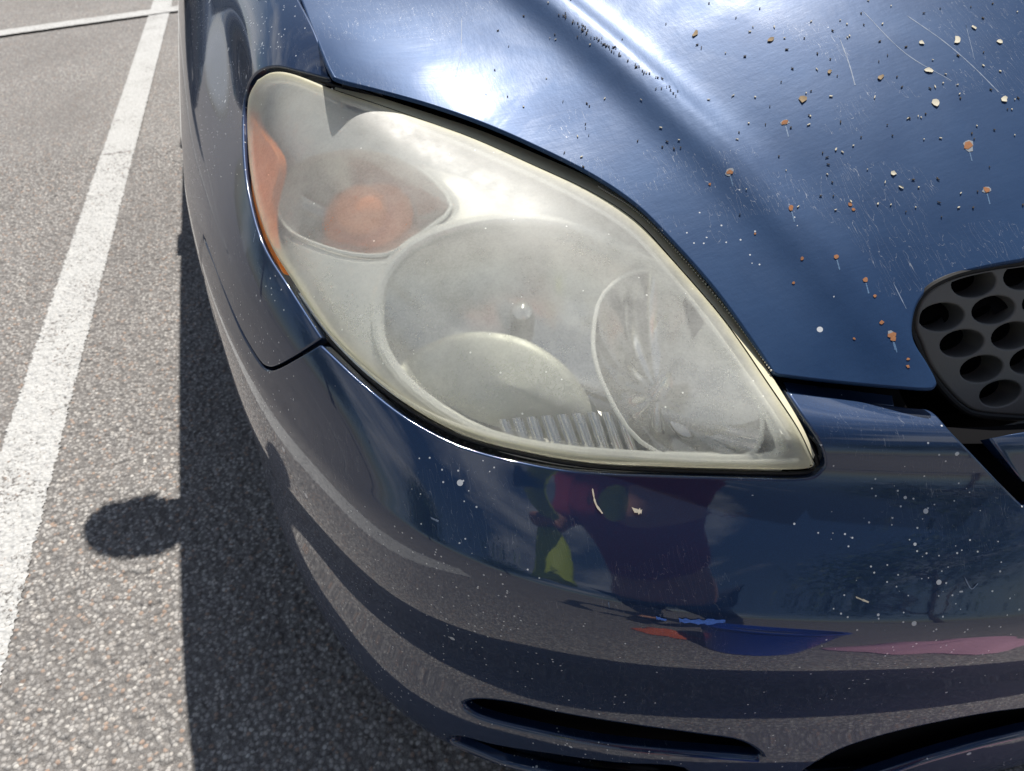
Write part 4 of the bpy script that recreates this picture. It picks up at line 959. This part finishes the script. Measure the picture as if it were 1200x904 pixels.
rusts = [(855, 202, 9), (920, 144, 9), (1135, 171, 12), (1156, 223, 9), (927, 244, 8), (980, 301, 7), (1014, 328, 8), (940, 303, 6), (930, 332, 5), (1025, 347, 5), (1033, 378, 6), (1045, 393, 10), (1047, 397, 8), (1064, 421, 5), (1064, 430, 5), (885, 274, 4), (996, 240, 6), (1000, 246, 5), (1001, 397, 4), (832, 216, 5)]
for x, y, s_ in rusts:
    P, n = hpt(x, y); d = (P-Vector(CAM)).length/F*s_*.62
    if s_ > 8: bm = bmesh.new(); flake(bm, P, n, d*1.4, d*1.6, random.random()*6, th=.00015, bend=0, lift=.0001, pts=10); o = bm_obj('paint_chip', bm, M['primer'], hood_o)
    bm = bmesh.new(); flake(bm, P+n*.0003, n, d*1.0, d*1.2, random.random()*6, th=.00015, bend=0, lift=.0001, pts=8); o = bm_obj('rust_spot', bm, M['rust'], hood_o)

# ------------------------------------------------------------------ what else the paint mirrors: a parked car two bays over, trees round the lot
M['darkpaint'] = simple('black_car_paint', (.012, .013, .016), .25, coat=1.0, var=.05)
nb = empty('parked_car', (-4.6, 2.4, 0), 'black hatchback parked two bays to the left, mirrored in the blue fender', 'car')
def nb_loft(name, secs, mat):
    V = []; k = len(secs[0]); Fc = []
    for s_ in secs: V += s_
    for i in range(len(secs)-1):
        for j in range(k): Fc.append([i*k+j, i*k+(j+1) % k, (i+1)*k+(j+1) % k, (i+1)*k+j])
    Fc += [list(range(k))[::-1], [(len(secs)-1)*k+j for j in range(k)]]; o = mesh_obj(name, V, Fc, mat, nb); md = o.modifiers.new('b', 'BEVEL'); md.width = .04; md.segments = 3; return o
nsec = lambda y, w, z0, z1, w2, z2: [(-4.6-w, y, z0), (-4.6-w*1.02, y, z1), (-4.6-w2, y, z2), (-4.6+w2, y, z2), (-4.6+w*1.02, y, z1), (-4.6+w, y, z0)]
nb_loft('body', [nsec(.35, .62, .30, .50, .55, .66), nsec(.55, .80, .22, .60, .70, .80), nsec(1.4, .86, .20, .78, .72, .98), nsec(3.9, .86, .20, .80, .72, 1.0), nsec(4.4, .78, .28, .75, .66, .95)], M['darkpaint'])
nb_loft('roof', [nsec(1.45, .70, .95, .97, .66, .99), nsec(2.15, .68, .95, 1.35, .55, 1.44), nsec(3.3, .68, .95, 1.36, .55, 1.47), nsec(4.25, .68, .95, 1.0, .60, 1.04)], M['glassdark'])
for sx in (-1, 1):
    for wy in (1.15, 3.6):
        bm = bmesh.new(); lathe(bm, [(.001, .10*sx), (.20, .09*sx), (.21, .11*sx), (.30, .11*sx), (.318, .07*sx), (.318, -.08*sx)], (-4.6+sx*.78, wy, .318), 36, 'X'); bm_obj('wheel', bm, M['tyre'], nb)
        bm = bmesh.new(); lathe(bm, [(.001, .118*sx), (.06, .118*sx), (.17, .10*sx), (.198, .108*sx)], (-4.6+sx*.78, wy, .318), 36, 'X'); bm_obj('hub_cap', bm, M['alloy'], nb)
    bm = bmesh.new(); blob(bm, (-4.6+sx*.58, .48, .62), .12, 16, .07); bm_obj('headlight', bm, M['bowl2'], nb)

M['leaf'] = simple('green_leaves', (.045, .085, .02), .6, var=.5, nscale=1.5); M['bark'] = simple('brown_bark', (.09, .065, .045), .9, var=.4, bump=.5, nscale=8)
def make_tree(seed, h, r):
    g = np.random.default_rng(seed); tr = empty('tree', (0, 0, 0), 'x', 'tree')
    bm = bmesh.new(); tube(bm, [(0, 0, 0), (.05, .03, h*.25), (-.04, .05, h*.5), (.05, 0, h*.8)], [.20, .15, .11, .04], 9)
    tips = []
    for i in range(7):
        a = g.random()*6.28; z0 = h*(.3+.06*i); e = np.array([cos(a)*r*.6, sin(a)*r*.6, z0+h*.2]); tube(bm, [(0, .03, z0), (e[0]*.5, e[1]*.5, z0+h*.12), tuple(e)], [.08, .05, .02], 6); tips.append(e)
    bm_obj('trunk', bm, M['bark'], tr)
    cl_ = [np.array([0, 0, h*.8])]+tips; n_ = 9000; c = np.array(cl_)[g.integers(0, len(cl_), n_)]+g.normal(0, 1, (n_, 3))*np.array([r*.30, r*.30, h*.11]); nrm = g.normal(0, 1, (n_, 3)); nrm /= np.linalg.norm(nrm, axis=1, keepdims=True)
    t = np.cross(nrm, g.normal(0, 1, (n_, 3))); t /= np.linalg.norm(t, axis=1, keepdims=True); b = np.cross(nrm, t); s_ = g.uniform(.06, .14, (n_, 1))
    V = np.stack([c-t*s_, c+b*s_*.5, c+t*s_, c-b*s_*.5], 1).reshape(-1, 3); mesh_obj('crown', V, (np.arange(n_*4).reshape(-1, 4)).tolist(), M['leaf'], tr, smooth=False); return tr
tp = [make_tree(3, 8, 3.2), make_tree(8, 10, 3.8)]
spots = [(-20, -9, 'leafy tree across the lot to the left, level with the bumper of the blue car'), (-15, -17, 'tall leafy tree across the lot, behind and left of the person'), (-4, -22, 'leafy tree far behind the person'), (7, -20, 'leafy tree far behind and right of the person'), (-24, 3, 'leafy tree across the lot straight out from the blue car door'), (-22, 13, 'leafy tree far off at the left end of the lot'), (18, -15, 'rightmost leafy tree behind the person')]
for i, (x, y, lb_) in enumerate(spots):
    src = tp[i % 2]
    if i < 2: o = src
    else:
        o = src.copy(); COL.objects.link(o)
        for ch in src.children: c = ch.copy(); COL.objects.link(c); c.parent = o
    o.location = (x, y, 0); o.rotation_euler = (0, 0, i*1.3); o['label'] = lb_; o['group'] = 'trees round the parking lot'

# long scratches on the hood and scuffs on the bumper

M['scratch'] = simple('pale_scratch', (.16, .21, .30), .6, nscale=400, var=.5); M['bluescuff'] = simple('light_blue_scuff', (.08, .20, .62), .7, nscale=500, var=.6); M['cream'] = simple('cream_filler_scrape', (.55, .50, .40), .8, nscale=500, var=.5)
def strip(name, pts, w, mat, hood_=True, parent=None):
    bm = bmesh.new(); prev = None
    for x, y in smooth(pts, 8):
        if hood_: P, n = hpt(x, y)
        else:
            u = bc.px([(x, y)])[0]; P, n, _, _ = body.ev(np.array([u[0]]), np.array([u[1]])); P, n = Vector(P[0]), Vector(n[0])
        ww = w*random.uniform(.4, 1.2); t = Vector((1, .3, 0)) if prev is None else (P-prev[2]).normalized(); b = n.cross(t).normalized(); a = bm.verts.new(P+b*ww+n*.00012); c = bm.verts.new(P-b*ww+n*.00012)
        if prev: bm.faces.new((prev[0], a, c, prev[1]))
        prev = (a, c, P)
    return bm_obj(name, bm, mat, parent)
for p_, w_ in (([(984, 45), (995, 75), (1002, 100)], .0006), ([(1010, 12), (1060, 62), (1115, 95), (1172, 110)][:3], .0004), ([(1062, 18), (1105, 48), (1140, 78), (1170, 108)], .0005), ([(541, 20), (540, 60), (534, 90)], .0004), ([(1046, 330), (1062, 362)], .0003), ([(1132, 30), (1142, 70)], .0003)):
    strip('scratch', p_, w_, M['scratch'], True, hood_o)
for p_, w_, mt in (([(769, 724), (781, 727)], .0016, 'bluescuff'), ([(796, 727), (822, 729), (850, 728)], .0026, 'bluescuff'), ([(694, 572), (698, 590), (706, 602)], .0008, 'cream'), ([(742, 598), (752, 600)], .0024, 'cream'), ([(713, 705), (714, 712)], .0006, 'scratch'), ([(300, 268), (297, 284)], .0005, 'scratch'), ([(1130, 676), (1138, 690), (1146, 684)], .0005, 'scratch'), ([(505, 607), (514, 611)], .0010, 'scratch'), ([(1003, 700), (1018, 706)], .0009, 'cream')):
    strip('scuff', p_, w_, M[mt], False, bumper)

M['streak'] = simple('washed_paint_streak', (.06, .13, .24), .5, nscale=400, var=.3)
for x, y, s_ in rusts:
    if s_ >= 7: strip('drip_streak', [(x+.5, y+s_*.4), (x+2.5, y+s_*.4+7), (x+4, y+s_*.4+13)], .0006, M['streak'], True, hood_o)

nb.location = (-2.0, 8.5, 0); nb['label'] = 'black hatchback parked in the next row beyond the white cross line'
